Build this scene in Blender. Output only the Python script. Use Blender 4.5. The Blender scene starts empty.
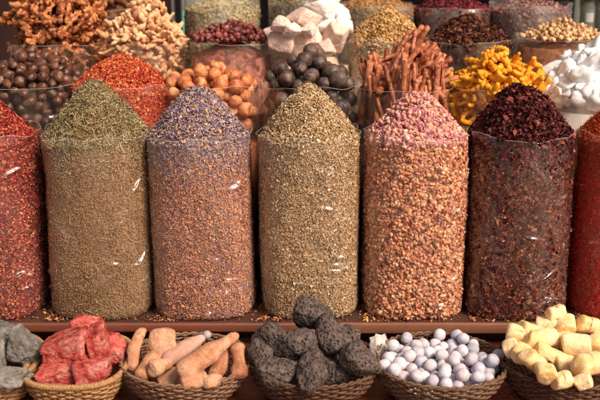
import bpy, math, random
import numpy as np
from mathutils import Vector, Matrix, Euler

R = math.radians
sc = bpy.context.scene
# ------------------------------------------------------------------ camera
CAM = np.array([0.0, -2.49, 1.03]); PITCH = R(16.0); FPX = 900.0
cam_d = bpy.data.cameras.new('camera'); cam = bpy.data.objects.new('camera', cam_d)
sc.collection.objects.link(cam); sc.camera = cam
cam.location = CAM; cam.rotation_euler = (R(90) - PITCH, 0, 0)
cam_d.sensor_width = 36; cam_d.lens = 54; cam_d.clip_end = 300; cam_d.clip_start = 0.05
cam_d.dof.use_dof = True; cam_d.dof.focus_distance = 2.44; cam_d.dof.aperture_fstop = 3.0
# ------------------------------------------------------------------ light
SUN_EL, SUN_AZ = R(44), R(46)      # azimuth measured from -Y (camera side) towards +X
world = bpy.data.worlds.new('World'); sc.world = world; world.use_nodes = True
wn = world.node_tree; bg = wn.nodes['Background']
sky = wn.nodes.new('ShaderNodeTexSky'); sky.sky_type = 'NISHITA'; sky.sun_disc = False
sky.sun_elevation = SUN_EL; sky.sun_rotation = math.pi - SUN_AZ
sky.air_density = 1.2; sky.dust_density = 4.0; sky.ozone_density = 0.6
tint = wn.nodes.new('ShaderNodeMix'); tint.data_type = 'RGBA'; tint.blend_type = 'MULTIPLY'; tint.inputs['Factor'].default_value = 1
wn.links.new(sky.outputs[0], tint.inputs['A']); tint.inputs['B'].default_value = (1.0, .84, .74, 1)   # warm white balance of the photograph
wn.links.new(tint.outputs['Result'], bg.inputs[0]); bg.inputs[1].default_value = 0.10
sun_d = bpy.data.lights.new('sun', 'SUN'); sun = bpy.data.objects.new('sun', sun_d)
sc.collection.objects.link(sun)
sun_d.energy = 3.7; sun_d.angle = R(22); sun_d.color = (1.0, 0.86, 0.70)
sdir = Vector((math.sin(SUN_AZ) * math.cos(SUN_EL), -math.cos(SUN_AZ) * math.cos(SUN_EL), math.sin(SUN_EL)))
sun.rotation_euler = sdir.to_track_quat('Z', 'Y').to_euler()
vs = sc.view_settings; vs.view_transform = 'Standard'; vs.look = 'None'; vs.gamma = 1.0
vs.use_curve_mapping = False; vs.exposure = 0.42
sc.render.engine = 'CYCLES'
sc.cycles.transparent_max_bounces = 24; sc.cycles.max_bounces = 6

rng = np.random.default_rng(7); random.seed(7)
COL = sc.collection

# ------------------------------------------------------------------ numeric helpers
def _hash(ix, iy, iz, s):
    h = (ix * 374761393 + iy * 668265263 + iz * 2147483647 + s * 974711) & 0xFFFFFFFF
    h = ((h ^ (h >> 13)) * 1274126177) & 0xFFFFFFFF
    h = (h ^ (h >> 16)) & 0xFFFFFFFF
    return h / 4294967295.0 * 2 - 1
def vnoise(P, f=1.0, seed=0):
    Q = np.asarray(P, float) * f + 1000.0
    I = np.floor(Q).astype(np.int64); F = Q - I; F = F * F * (3 - 2 * F)
    out = 0
    for dx in (0, 1):
        for dy in (0, 1):
            for dz in (0, 1):
                w = (F[:, 0] if dx else 1 - F[:, 0]) * (F[:, 1] if dy else 1 - F[:, 1]) * (F[:, 2] if dz else 1 - F[:, 2])
                out = out + w * _hash(I[:, 0] + dx, I[:, 1] + dy, I[:, 2] + dz, seed)
    return out
def fbm(P, f, seed, n=3):
    return sum(vnoise(P, f * 2 ** i, seed + i) / 2 ** i for i in range(n))
def norm(v): return v / np.maximum(np.linalg.norm(v, axis=-1, keepdims=True), 1e-9)
def rand_rot(n):
    q = norm(rng.normal(size=(n, 4))); w, x, y, z = q.T
    return np.stack([1-2*(y*y+z*z), 2*(x*y-z*w), 2*(x*z+y*w), 2*(x*y+z*w), 1-2*(x*x+z*z), 2*(y*z-x*w),
                     2*(x*z-y*w), 2*(y*z+x*w), 1-2*(x*x+y*y)], 1).reshape(n, 3, 3)
def frames(N, tilt):
    """local frames whose z is near N, random spin; columns are axes"""
    n = len(N); Z = norm(N + rng.normal(size=(n, 3)) * tilt)
    A = norm(rng.normal(size=(n, 3))); X = norm(np.cross(A, Z)); Y = np.cross(Z, X)
    return np.stack([X, Y, Z], 2)

# ------------------------------------------------------------------ mesh helpers
def mesh_np(name, V, F, mat=None, smooth=True):
    """F: int array (m,k) or list of such arrays"""
    if isinstance(F, np.ndarray): F = [F]
    me = bpy.data.meshes.new(name)
    V = np.asarray(V, np.float32)
    loops = np.concatenate([f.ravel() for f in F]).astype(np.int32)
    tot = np.concatenate([np.full(len(f), f.shape[1]) for f in F]).astype(np.int32)
    start = np.concatenate([[0], np.cumsum(tot)[:-1]]).astype(np.int32)
    me.vertices.add(len(V)); me.vertices.foreach_set('co', V.ravel())
    me.loops.add(len(loops)); me.loops.foreach_set('vertex_index', loops)
    me.polygons.add(len(tot)); me.polygons.foreach_set('loop_start', start); me.polygons.foreach_set('loop_total', tot)
    if smooth: me.polygons.foreach_set('use_smooth', np.ones(len(tot), bool))
    me.update(calc_edges=True); me.validate()
    if mat: me.materials.append(mat)
    return me
def link(name, me, parent=None, loc=None):
    o = bpy.data.objects.new(name, me); COL.objects.link(o)
    if parent: o.parent = parent
    if loc is not None: o.location = loc
    return o
def tag(o, label, cat, group=None, kind=None):
    o['label'] = label; o['category'] = cat
    if group: o['group'] = group
    if kind: o['kind'] = kind
    return o
def empty(name, loc, label, cat, group=None):
    o = bpy.data.objects.new(name, None); COL.objects.link(o); o.location = loc; o.empty_display_size = .05
    return tag(o, label, cat, group)
def box_vf(x0, x1, y0, y1, z0, z1):
    V = np.array([(x, y, z) for x in (x0, x1) for y in (y0, y1) for z in (z0, z1)], float)
    F = np.array([(0,1,3,2), (4,6,7,5), (0,4,5,1), (2,3,7,6), (0,2,6,4), (1,5,7,3)])
    return V, F
def box(name, dims, mat, parent=None, bevel=.004):
    V, F = box_vf(*dims); me = mesh_np(name, V, F, mat, False); o = link(name, me, parent)
    if bevel:
        b = o.modifiers.new('bevel', 'BEVEL'); b.width = bevel; b.segments = 2
    return o
def merge(parts):
    Vs, Fs, off = [], [], 0
    for V, F in parts:
        Vs.append(V); Fs.append(F + off); off += len(V)
    return np.concatenate(Vs), np.concatenate(Fs)
def inst(PV, PF, pos, rot, scl):
    """merge copies of a small prototype: pos (n,3) rot (n,3,3) scl (n,3)"""
    n, m = len(pos), len(PV)
    L = PV[None] * scl[:, None, :]
    W = np.einsum('nij,nmj->nmi', rot, L) + pos[:, None]
    F = PF[None] + (np.arange(n) * m)[:, None, None]
    return W.reshape(-1, 3), F.reshape(-1, PF.shape[1])
def ico(sub):
    import bmesh
    bm = bmesh.new(); bmesh.ops.create_icosphere(bm, subdivisions=sub, radius=1)
    V = np.array([v.co[:] for v in bm.verts]); F = np.array([[v.index for v in f.verts] for f in bm.faces]); bm.free()
    return V, F
ICO = {k: ico(k) for k in (1, 2, 3, 4, 5)}
def rod(path, rad, seg=10, cap=True, squash=1.0):
    """tube of quads along path (n,3) with radius (n,) ; caps closed by tapering rings"""
    path = np.asarray(path, float); rad = np.broadcast_to(np.asarray(rad, float), (len(path),)).copy()
    if cap:
        d0 = norm(path[0] - path[1]); d1 = norm(path[-1] - path[-2])
        path = np.vstack([path[0] + d0 * rad[0] * .45, path[0] + d0 * rad[0] * .35, path, path[-1] + d1 * rad[-1] * .35, path[-1] + d1 * rad[-1] * .45])
        rad = np.concatenate([[1e-5, rad[0] * .75], rad, [rad[-1] * .75, 1e-5]])
    T = norm(np.gradient(path, axis=0)); n = len(path)
    up = np.array([0.13, 0.21, 1.0]); 
    if abs(np.dot(T[0], norm(up))) > .9: up = np.array([1.0, .1, .2])
    X = norm(np.cross(up, T)); Y = np.cross(T, X)
    a = np.arange(seg) / seg * 2 * np.pi
    V = path[:, None] + rad[:, None, None] * (np.cos(a)[None, :, None] * X[:, None] + squash * np.sin(a)[None, :, None] * Y[:, None])
    i = np.arange(n - 1)[:, None]; j = np.arange(seg)[None]; j2 = (j + 1) % seg
    F = np.stack([i*seg+j, i*seg+j2, (i+1)*seg+j2, (i+1)*seg+j], 2).reshape(-1, 4)
    return V.reshape(-1, 3), F

# ------------------------------------------------------------------ materials
def new_mat(name):
    m = bpy.data.materials.new(name); m.use_nodes = True
    nt = m.node_tree; b = nt.nodes['Principled BSDF']; return m, nt, b
def nd(nt, t, **kw):
    n = nt.nodes.new(t)
    for k, v in kw.items(): setattr(n, k, v)
    return n
def ramp(nt, cols, fac, interp='LINEAR'):
    r = nd(nt, 'ShaderNodeValToRGB'); r.color_ramp.interpolation = interp
    e = r.color_ramp.elements; n = len(cols)
    while len(e) < n: e.new(.5)
    for i, c in enumerate(cols):
        e[i].position = (i / n if interp == 'CONSTANT' else i / max(n - 1, 1)); e[i].color = (*c, 1)
    nt.links.new(fac, r.inputs[0]); return r
def h(s):   # sRGB hex to linear
    c = [int(s[i:i+2], 16) / 255 for i in (0, 2, 4)]
    return tuple(x / 12.92 if x <= .04045 else ((x + .055) / 1.055) ** 2.4 for x in c)
def coords(nt, scale=(1, 1, 1)):
    tc = nd(nt, 'ShaderNodeTexCoord'); mp = nd(nt, 'ShaderNodeMapping'); mp.inputs['Scale'].default_value = scale
    nt.links.new(tc.outputs['Object'], mp.inputs[0]); return mp.outputs[0]
def noise(nt, co, scale, detail=4, rough=.55):
    n = nd(nt, 'ShaderNodeTexNoise'); n.inputs['Scale'].default_value = scale
    n.inputs['Detail'].default_value = detail; n.inputs['Roughness'].default_value = rough
    nt.links.new(co, n.inputs['Vector']); return n.outputs['Fac']
def bump(nt, b, hgt, strength, dist, prev=None):
    bp = nd(nt, 'ShaderNodeBump'); bp.inputs['Strength'].default_value = strength; bp.inputs['Distance'].default_value = dist
    nt.links.new(hgt, bp.inputs['Height'])
    if prev: nt.links.new(prev, bp.inputs['Normal'])
    if b: nt.links.new(bp.outputs[0], b.inputs['Normal'])
    return bp.outputs[0]
def flake_mat(name, cols, rough=.75, spec=.25, interp='LINEAR', body=None, body_aniso=(1,1,1)):
    """cols per island; body = voronoi scale for a packed mass"""
    m, nt, b = new_mat(name)
    if body:
        v = nd(nt, 'ShaderNodeTexVoronoi'); v.inputs['Scale'].default_value = body
        nt.links.new(coords(nt, body_aniso), v.inputs['Vector'])
        s = nd(nt, 'ShaderNodeSeparateColor'); nt.links.new(v.outputs['Color'], s.inputs[0]); f = s.outputs[0]
        bump(nt, b, v.outputs['Distance'], -.8, .003)
    else:
        g = nd(nt, 'ShaderNodeNewGeometry'); f = g.outputs['Random Per Island']
    # uneven mixing of the goods: patches richer in one sort of flake
    nz_ = noise(nt, coords(nt, (1, 1, .7)), 13, 4, .6)
    ad = nd(nt, 'ShaderNodeMath', operation='MULTIPLY_ADD'); ad.inputs[1].default_value = .6; ad.inputs[2].default_value = -.3; nt.links.new(nz_, ad.inputs[0])
    sm_ = nd(nt, 'ShaderNodeMath', operation='ADD'); nt.links.new(f, sm_.inputs[0]); nt.links.new(ad.outputs[0], sm_.inputs[1])
    fr_ = nd(nt, 'ShaderNodeMath', operation='PINGPONG'); fr_.inputs[1].default_value = 1.0; nt.links.new(sm_.outputs[0], fr_.inputs[0]); f = fr_.outputs[0]
    r = ramp(nt, cols, f, interp)
    nt.links.new(r.outputs[0], b.inputs['Base Color'])
    b.inputs['Roughness'].default_value = rough; b.inputs['Specular IOR Level'].default_value = spec
    return m
def item_mat(name, cols, nscale=60, rough=.6, spec=.4, bs=.5, bd=.002, bscale=120, sss=0, per_obj=.45, second=None, co_scale=(1,1,1)):
    """skin of a countable piece: object random + noise through a ramp"""
    m, nt, b = new_mat(name); co = coords(nt, co_scale)
    oi = nd(nt, 'ShaderNodeObjectInfo')
    n1 = noise(nt, co, nscale, 5, .6)
    mr = nd(nt, 'ShaderNodeMapRange'); mr.inputs[1].default_value = .3; mr.inputs[2].default_value = .7
    nt.links.new(n1, mr.inputs[0])
    mx = nd(nt, 'ShaderNodeMix'); mx.inputs['Factor'].default_value = per_obj
    nt.links.new(mr.outputs[0], mx.inputs['A']); nt.links.new(oi.outputs['Random'], mx.inputs['B'])
    r = ramp(nt, cols, mx.outputs[0]); out = r.outputs[0]
    if second:   # (colour, scale, low, high) second blotch layer
        n2 = noise(nt, co, second[1], 6, .7)
        m2 = nd(nt, 'ShaderNodeMapRange'); m2.inputs[1].default_value = second[2]; m2.inputs[2].default_value = second[3]
        nt.links.new(n2, m2.inputs[0])
        mc = nd(nt, 'ShaderNodeMix', data_type='RGBA'); nt.links.new(m2.outputs[0], mc.inputs['Factor'])
        nt.links.new(out, mc.inputs['A']); mc.inputs['B'].default_value = (*second[0], 1); out = mc.outputs['Result']
    nt.links.new(out, b.inputs['Base Color'])
    bump(nt, b, noise(nt, co, bscale, 6, .65), bs, bd)
    b.inputs['Roughness'].default_value = rough; b.inputs['Specular IOR Level'].default_value = spec
    if sss:
        b.inputs['Subsurface Weight'].default_value = sss; b.inputs['Subsurface Scale'].default_value = .01
        b.inputs['Subsurface Radius'].default_value = (1, .8, .6)
    return m
def plastic_mat(name, haze=.022, gl=.95, tint=(1, 1, 1), rough=.15, crease=.4, dust=(.8, .72, .62)):
    m, nt, b = new_mat(name); nt.nodes.remove(b); out = nt.nodes['Material Output']
    co = coords(nt); co2 = coords(nt, (1, 1, .35))
    hn = noise(nt, co2, 16, 3, .6)
    n = bump(nt, None, hn, crease, .012)
    n2 = bump(nt, None, noise(nt, co, 70, 3, .6), .35, .003, n)
    tr = nd(nt, 'ShaderNodeBsdfTransparent'); tr.inputs[0].default_value = (*tint, 1)
    gs = nd(nt, 'ShaderNodeBsdfGlossy'); gs.inputs['Roughness'].default_value = rough; gs.inputs['Color'].default_value = (1, 1, 1, 1)
    nt.links.new(n2, gs.inputs['Normal'])
    df = nd(nt, 'ShaderNodeBsdfDiffuse'); df.inputs[0].default_value = (*dust, 1)
    lw = nd(nt, 'ShaderNodeLayerWeight'); lw.inputs[0].default_value = .25; nt.links.new(n2, lw.inputs['Normal'])
    mr = nd(nt, 'ShaderNodeMapRange'); mr.inputs[3].default_value = .034 * gl; mr.inputs[4].default_value = .9 * gl
    nt.links.new(lw.outputs['Facing'], mr.inputs[0])
    pw = nd(nt, 'ShaderNodeMath', operation='POWER'); pw.inputs[1].default_value = 1.6
    nt.links.new(lw.outputs['Facing'], pw.inputs[0]); nt.links.new(pw.outputs[0], mr.inputs[0])
    hz = nd(nt, 'ShaderNodeMapRange'); hz.inputs[1].default_value = .42; hz.inputs[2].default_value = .75
    hz.inputs[3].default_value = haze * .35; hz.inputs[4].default_value = haze * 2.6
    nt.links.new(noise(nt, co2, 9, 5, .65), hz.inputs[0])
    g2 = nd(nt, 'ShaderNodeBsdfGlossy'); g2.inputs['Roughness'].default_value = .34; nt.links.new(n2, g2.inputs['Normal'])
    m0 = nd(nt, 'ShaderNodeMixShader'); m0.inputs[0].default_value = .012
    m1 = nd(nt, 'ShaderNodeMixShader'); m2 = nd(nt, 'ShaderNodeMixShader')
    nt.links.new(hz.outputs[0], m1.inputs[0]); nt.links.new(tr.outputs[0], m0.inputs[1]); nt.links.new(g2.outputs[0], m0.inputs[2]); nt.links.new(m0.outputs[0], m1.inputs[1]); nt.links.new(df.outputs[0], m1.inputs[2])
    nt.links.new(mr.outputs[0], m2.inputs[0]); nt.links.new(m1.outputs[0], m2.inputs[1]); nt.links.new(gs.outputs[0], m2.inputs[2])
    nt.links.new(m2.outputs[0], out.inputs[0]); return m
PLASTIC = plastic_mat('clear_plastic')
PLASTIC_HAZY = plastic_mat('hazy_plastic', haze=.16, rough=.25, dust=(.62, .6, .56))
PLASTIC_BACK = plastic_mat('back_row_plastic', haze=.06, rough=.2, dust=(.7, .58, .46))

def wood_mat(name, a, b_, scale=9, rough=.6, stretch=(1, 9, 9), grime=None):
    m, nt, b = new_mat(name); co = coords(nt, stretch)
    n = noise(nt, co, scale, 6, .65); r = ramp(nt, [a, b_, a], n)
    out = r.outputs[0]
    n2 = noise(nt, coords(nt), 5, 5, .7)
    mr = nd(nt, 'ShaderNodeMapRange'); mr.inputs[1].default_value = .45; mr.inputs[2].default_value = .7; nt.links.new(n2, mr.inputs[0])
    mc = nd(nt, 'ShaderNodeMix', data_type='RGBA'); nt.links.new(mr.outputs[0], mc.inputs['Factor']); nt.links.new(out, mc.inputs['A'])
    mc.inputs['B'].default_value = (*(grime or tuple(x * .45 for x in a)), 1)
    nt.links.new(mc.outputs['Result'], b.inputs['Base Color'])
    bump(nt, b, n, .35, .002); b.inputs['Roughness'].default_value = rough
    return m
def plain(name, col, rough=.6, metal=0, nscale=20, amt=.25):
    m, nt, b = new_mat(name)
    r = ramp(nt, [tuple(c * (1 - amt) for c in col), tuple(min(1, c * (1 + amt)) for c in col)], noise(nt, coords(nt), nscale, 5))
    nt.links.new(r.outputs[0], b.inputs['Base Color']); b.inputs['Roughness'].default_value = rough; b.inputs['Metallic'].default_value = metal
    return m

# ------------------------------------------------------------------ pixel ray helper (used to read real positions off the photograph)
def at(px, py, Y):
    dx = (px - 300) / FPX; dy = -(py - 200) / FPX
    f = np.array([0, math.cos(PITCH), -math.sin(PITCH)]); u = np.array([0, math.sin(PITCH), math.cos(PITCH)])
    d = f + u * dy + np.array([1.0, 0, 0]) * dx
    return CAM + d * ((Y - CAM[1]) / d[1])

# ================================================================== SETTING
STREET = plain('street_stone', (.20, .17, .14), .9, nscale=3)
V, F = box_vf(-60, 60, -60, 60, -.95, -.9); tag(link('ground', mesh_np('ground', V, F, STREET, False)), 'dusty stone ground under the market stall', 'ground', kind='structure')

TABLE = wood_mat('table_wood', h('a24a30'), h('5e2416'), 5, .45, (1, 9, 9))
LEDGE_TOP = wood_mat('step_wood', h('6e402c'), h('3e2014'), 6, .7, (1, 14, 14), grime=h('2c160e'))
LEDGE_FACE = wood_mat('ledge_wood', h('a47a60'), h('80543c'), 9, .6, (1, 12, 12), grime=h('7a4a38'))
DARKWOOD = wood_mat('dark_wood', h('3c2418'), h('27160e'), 9, .7)
# stall: lower counter and stepped stand
root = empty('market_stand', (0, 0, -.9), 'stepped wooden market stand with red brown boards that carries every bag and basket', 'stand')
def stand_part(name, dims, mat):
    o = box(name, dims, mat, None, .004); o.parent = root; o.matrix_parent_inverse = Matrix.Translation((0, 0, .9)); return o
stand_part('counter_top', (-2.2, 2.2, -1.25, -.06, -.105, -.075), TABLE)
stand_part('counter_front', (-2.2, 2.2, -1.22, -1.19, -.9, -.107), DARKWOOD)
stand_part('ledge_board', (-2.2, 2.2, -.150, .155, -.034, 0), LEDGE_TOP)
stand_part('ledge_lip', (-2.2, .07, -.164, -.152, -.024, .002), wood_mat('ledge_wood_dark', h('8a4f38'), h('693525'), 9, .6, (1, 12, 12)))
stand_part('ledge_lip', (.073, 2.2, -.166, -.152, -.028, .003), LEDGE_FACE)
stand_part('riser', (-2.2, 2.2, -.10, -.08, -.073, -.036), DARKWOOD)
stand_part('step_board', (-2.2, 2.2, .157, .45, .075, .105), LEDGE_TOP)
stand_part('riser', (-2.2, 2.2, .17, .19, -.03, .073), DARKWOOD)
stand_part('step_board', (-2.2, 2.2, .452, .76, .19, .22), LEDGE_TOP)
stand_part('riser', (-2.2, 2.2, .462, .48, .03, .188), DARKWOOD)
stand_part('step_board', (-2.2, 2.2, .762, 1.12, .285, .315), LEDGE_TOP)
stand_part('riser', (-2.2, 2.2, .772, .79, .09, .283), DARKWOOD)
for x in (-2.1, 0, 2.1): stand_part('leg', (x-.04, x+.04, 1.0, 1.08, -.9, .283), DARKWOOD)

# ================================================================== BAGS OF SPICE
def wobble(th, t, seed, amp=.024):
    P = np.stack([np.cos(th) * 1.5, np.sin(th) * 1.5, t * 3.0], -1).reshape(-1, 3)
    w = vnoise(P, 1.0, seed) * amp + vnoise(P, 2.7, seed + 5) * amp * .35
    return w.reshape(th.shape)
def bag_radius(th, t, R0, seed, bottom=.045):
    """radius at angle th and height fraction t (0 base .. 1 fill line)"""
    c, s = np.abs(np.cos(th)), np.abs(np.sin(th)); p = 3.3 - 1.15 * np.clip(t, 0, 1)
    sq = (c ** p + s ** p) ** (-1 / p)
    q = np.clip(t / bottom, 0, 1)
    edge = .93 + .07 * np.sqrt(np.clip(1 - (1 - q) ** 2, 0, 1))
    belly = 1 + .018 * np.sin(np.clip(t, 0, 1) * math.pi) - .004 * (1 - np.clip(t, 0, 1))
    pinch = 1 + .02 * np.clip(1 - t / .16, 0, 1) * np.cos(4 * th + seed)
    return R0 * sq * edge * belly * pinch * (1 + wobble(th, t, seed))
def folds(TH, T, R0, H, seed):
    r_ = np.random.default_rng(seed * 7 + 1); D = np.zeros_like(TH)
    S = TH * R0; Z = T * H
    specs = []
    for k in range(13):     # short slanting creases, most of them low on the bag
        a = -np.pi / 2 + (r_.uniform(.1, 1.0) if k % 3 else r_.uniform(-1.0, .3)); z = H * (r_.uniform(.05, .5) if k < 10 else r_.uniform(.5, .9))
        specs.append((a, z, r_.normal(.25, .35), r_.uniform(.016, .042), r_.uniform(.0040, .0075), r_.uniform(.0040, .0080)))
    for k in range(6):      # long upright creases near the sides
        a = -np.pi / 2 + r_.choice([-1, 1]) * r_.uniform(.3, 1.2); specs.append((a, H * r_.uniform(.45, .85), np.pi / 2 + r_.normal(0, .05), r_.uniform(.06, .16), r_.uniform(.004, .009), .0035))
    for a, z, ang, L, w, hh in specs:
        ds = (np.mod(TH - a + np.pi, 2 * np.pi) - np.pi) * R0; dz = Z - z
        u = ds * math.cos(ang) + dz * math.sin(ang); v = -ds * math.sin(ang) + dz * math.cos(ang) + 8 * u * u * r_.uniform(-1, 1)
        D += hh * np.exp(-(u / L) ** 2 * 1.5) * np.exp(-(v / w) ** 2)
    return D
def bag_shell(R0, H, seed, collar=.02, flare=.0, sc_=1.0, nth=400, nz=260):
    if seed > 20: nth, nz = 160, 90
    th = np.linspace(0, 2 * np.pi, nth, endpoint=False)
    tt = np.concatenate([np.linspace(0, .08, 40)[:-1], np.linspace(.08, 1 + collar / H, nz)])
    TH, T = np.meshgrid(th, tt)
    r = bag_radius(TH, T, R0, seed) * sc_
    over = np.clip((T - 1) * H / max(collar, 1e-4), 0, 1)
    r = r * (1 + flare * over) + over * .006 * np.sin(TH * 7 + seed * 2.1)
    # small gathered creases near the foot and diagonal folds
    foot = np.clip(1 - T / .3, 0, 1)
    r = r + foot * .0016 * np.sin(TH * 31 + T * 60 + 2 * np.sin(TH * 5 + seed)) + .0007 * np.sin(TH * 13 + T * 35 + seed)
    r = r + folds(TH, T, R0, H, seed) * (1 - over)
    r = r + (.0016 + .0022 * vnoise(np.stack([np.cos(TH) * 5, np.sin(TH) * 5, T * 1.6], -1).reshape(-1, 3), 1.0, seed + 60) + .0009 * vnoise(np.stack([np.cos(TH) * 14, np.sin(TH) * 14, T * 5 + TH], -1).reshape(-1, 3), 1.0, seed + 61)).reshape(r.shape) * np.clip(T / .05, 0, 1)
    zz = T * H + over * (.5 * collar / .02 if collar < .02 else .5) * (.010 * np.sin(TH * 3 + seed) + .005 * np.sin(TH * 8 + seed * 3))
    V = np.stack([r * np.cos(TH), r * np.sin(TH), zz], -1).reshape(-1, 3)
    n = len(tt)
    i = np.arange(n - 1)[:, None]; j = np.arange(nth)[None]; j2 = (j + 1) % nth
    F = np.stack([i*nth+j, i*nth+j2, (i+1)*nth+j2, (i+1)*nth+j], 2).reshape(-1, 4)
    ringtop = V[(n - 1) * nth:]
    base = np.arange(nth)
    V = np.vstack([V, [[0, 0, 0.001]]]); cF = np.stack([base, (base + 1) % nth, np.full(nth, len(V) - 1)], 1)[:, ::-1]
    return V, [F, cF], ringtop
def make_bag(loc, R0, H, seed, label, mat=PLASTIC, collar=.02, flare=0.0, group='clear plastic bags of spice'):
    V, F, ring = bag_shell(R0, H, seed, collar, flare)
    o = tag(link('plastic_bag', mesh_np('plastic_bag', V, F, mat), None, loc), label, 'bag', group)
    ring = np.vstack([ring, ring[:2]]); rv, rf = rod(ring, .0007, 5, cap=False)
    link('bag_rim', mesh_np('bag_rim', rv, rf, RIM), o)
    return o
RIM, _nt, _b = new_mat('plastic_hem'); _b.inputs['Base Color'].default_value = (.75, .7, .66, 1); _b.inputs['Roughness'].default_value = .2
_b.inputs['Alpha'].default_value = .28
def mound_z(r, th, R0, Hm, seed, power=1.0, lump=.006, tip=(0, 0)):
    """height above fill line; cone with rounded tip"""
    x = r * np.cos(th) - tip[0] * (1 - np.clip(r / R0, 0, 1)); y = r * np.sin(th) - tip[1] * (1 - np.clip(r / R0, 0, 1))
    q = np.sqrt(x * x + y * y) / R0
    k = .12; z = Hm * (1 - np.clip((np.sqrt(q * q + k * k) - k) / (math.sqrt(1 + k * k) - k), 0, 1.2) ** power)
    P = np.stack([r * np.cos(th), r * np.sin(th), 0 * r], -1).reshape(-1, 3)
    return z + (fbm(P, 22, seed, 3) * lump + vnoise(P, 11, seed + 77) * lump * 1.1 * np.clip(1.3 - q.ravel(), 0, 1)).reshape(r.shape)
def fill_body(R0, H, Hm, seed, power, lump=.006, tip=(0, 0), shrink=.975, dig=0.0):
    nth = 96
    th = np.linspace(0, 2 * np.pi, nth, endpoint=False); tt = np.concatenate([[0, .01, .025, .05], np.linspace(.08, 1, 40)])
    TH, T = np.meshgrid(th, tt); r = bag_radius(TH, T, R0, seed) * shrink
    A = np.stack([r * np.cos(TH), r * np.sin(TH), T * H + .003], -1).reshape(-1, 3)
    rr = np.linspace(1, 0.0, 30)[1:]; TH2, RR = np.meshgrid(th, rr); r1 = bag_radius(TH2, np.ones_like(TH2), R0, seed) * shrink * RR
    z2 = H + mound_z(r1, TH2, R0, Hm, seed, power, lump, tip) - dig
    B = np.stack([r1 * np.cos(TH2), r1 * np.sin(TH2), z2], -1).reshape(-1, 3)
    V = np.vstack([A, B]); n = len(tt) + len(rr)
    i = np.arange(n - 1)[:, None]; j = np.arange(nth)[None]; j2 = (j + 1) % nth
    return V, np.stack([i*nth+j, i*nth+j2, (i+1)*nth+j2, (i+1)*nth+j], 2).reshape(-1, 4)
def column_points(n, R0, H, seed, shrink=.985, zlo=.004, arc=1.25):
    th = -np.pi / 2 + rng.uniform(-1, 1, n) * np.pi * arc * .6; t = rng.uniform(zlo, 1.0, n)
    r = bag_radius(th, t, R0, seed) * shrink
    P = np.stack([r * np.cos(th), r * np.sin(th), t * H + .002], 1)
    e = .01; r2 = bag_radius(th + e, t, R0, seed) * shrink
    T = np.stack([r2 * np.cos(th + e) - P[:, 0], r2 * np.sin(th + e) - P[:, 1], np.zeros(n)], 1)
    N = norm(np.cross(T, np.array([0, 0, 1.0])))
    return P, N
def mound_points(n, R0, H, Hm, seed, power, lump=.006, tip=(0, 0), out=1.0):
    th = rng.uniform(0, 2 * np.pi, n); rr = np.sqrt(rng.uniform(0, 1, n))
    rim = bag_radius(th, np.ones(n), R0, seed) * .985
    r = rr * rim * out
    z = H + mound_z(r, th, R0, Hm, seed, power, lump, tip)
    e = .004
    x, y = r * np.cos(th), r * np.sin(th)
    def zz(x, y): return H + mound_z(np.hypot(x, y), np.arctan2(y, x), R0, Hm, seed, power, lump, tip)
    nx = -(zz(x + e, y) - z) / e; ny = -(zz(x, y + e) - z) / e
    return np.stack([x, y, z], 1), norm(np.stack([nx, ny, np.ones(n)], 1))

# prototypes ---------------------------------------------------------
LEAF = (np.array([(-.5, -.5, 0), (.5, -.5, 0), (-.5, 0, .22), (.5, 0, .22), (-.5, .5, 0), (.5, .5, 0)], float), np.array([(0, 1, 3, 2), (2, 3, 5, 4)]))
CURL = (np.array([(-.35, -.5, .1), (.35, -.45, -.1), (-.5, -.15, .25), (.5, -.2, .15), (-.4, .2, .2), (.45, .2, .3), (-.2, .5, -.1), (.25, .5, .1)], float),
        np.array([(0, 1, 3, 2), (2, 3, 5, 4), (4, 5, 7, 6)]))
def grain_proto(seed, sub=1, amp=.25):
    V, F = ICO[sub]; return V * .5 * (1 + amp * vnoise(V, 1.3, seed))[:, None], F
GRAIN = grain_proto(3)
STICKLET = rod(np.array([(0, -.5, 0), (0, 0, .06), (0, .5, 0)]), .5, 4, cap=False)
STICKLET = (STICKLET[0] * np.array([1, 1, 1]), STICKLET[1])

def stuff_object(name, label, cat, loc, parts, mats):
    """parts = list of (V,F,matindex) merged into one object; all faces quads or tris"""
    Vs, Fq, Ft, off = [], [], [], 0
    order = []
    for V, F, mi in parts:
        Vs.append(V); order.append((F + off, mi)); off += len(V)
    quads = [(f, mi) for f, mi in order if f.shape[1] == 4]; tris = [(f, mi) for f, mi in order if f.shape[1] == 3]
    arr = [f for f, _ in quads + tris]
    me = mesh_np(name, np.concatenate(Vs), arr, None)
    for m in mats: me.materials.append(m)
    mi = np.concatenate([np.full(len(f), k) for f, k in quads + tris]).astype(np.int32)
    if len(mi) == len(me.polygons): me.polygons.foreach_set('material_index', mi)
    else: print('WARN material index mismatch', name)
    return tag(link(name, me, None, loc), label, cat, kind='stuff')

def sizes(n, sx, sy, sz, var=.35):
    k = np.exp(rng.normal(size=(n, 1)) * var * .6)
    return np.array([[sx, sy, sz]]) * k * np.exp(rng.normal(size=(n, 3)) * var * .4)

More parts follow.
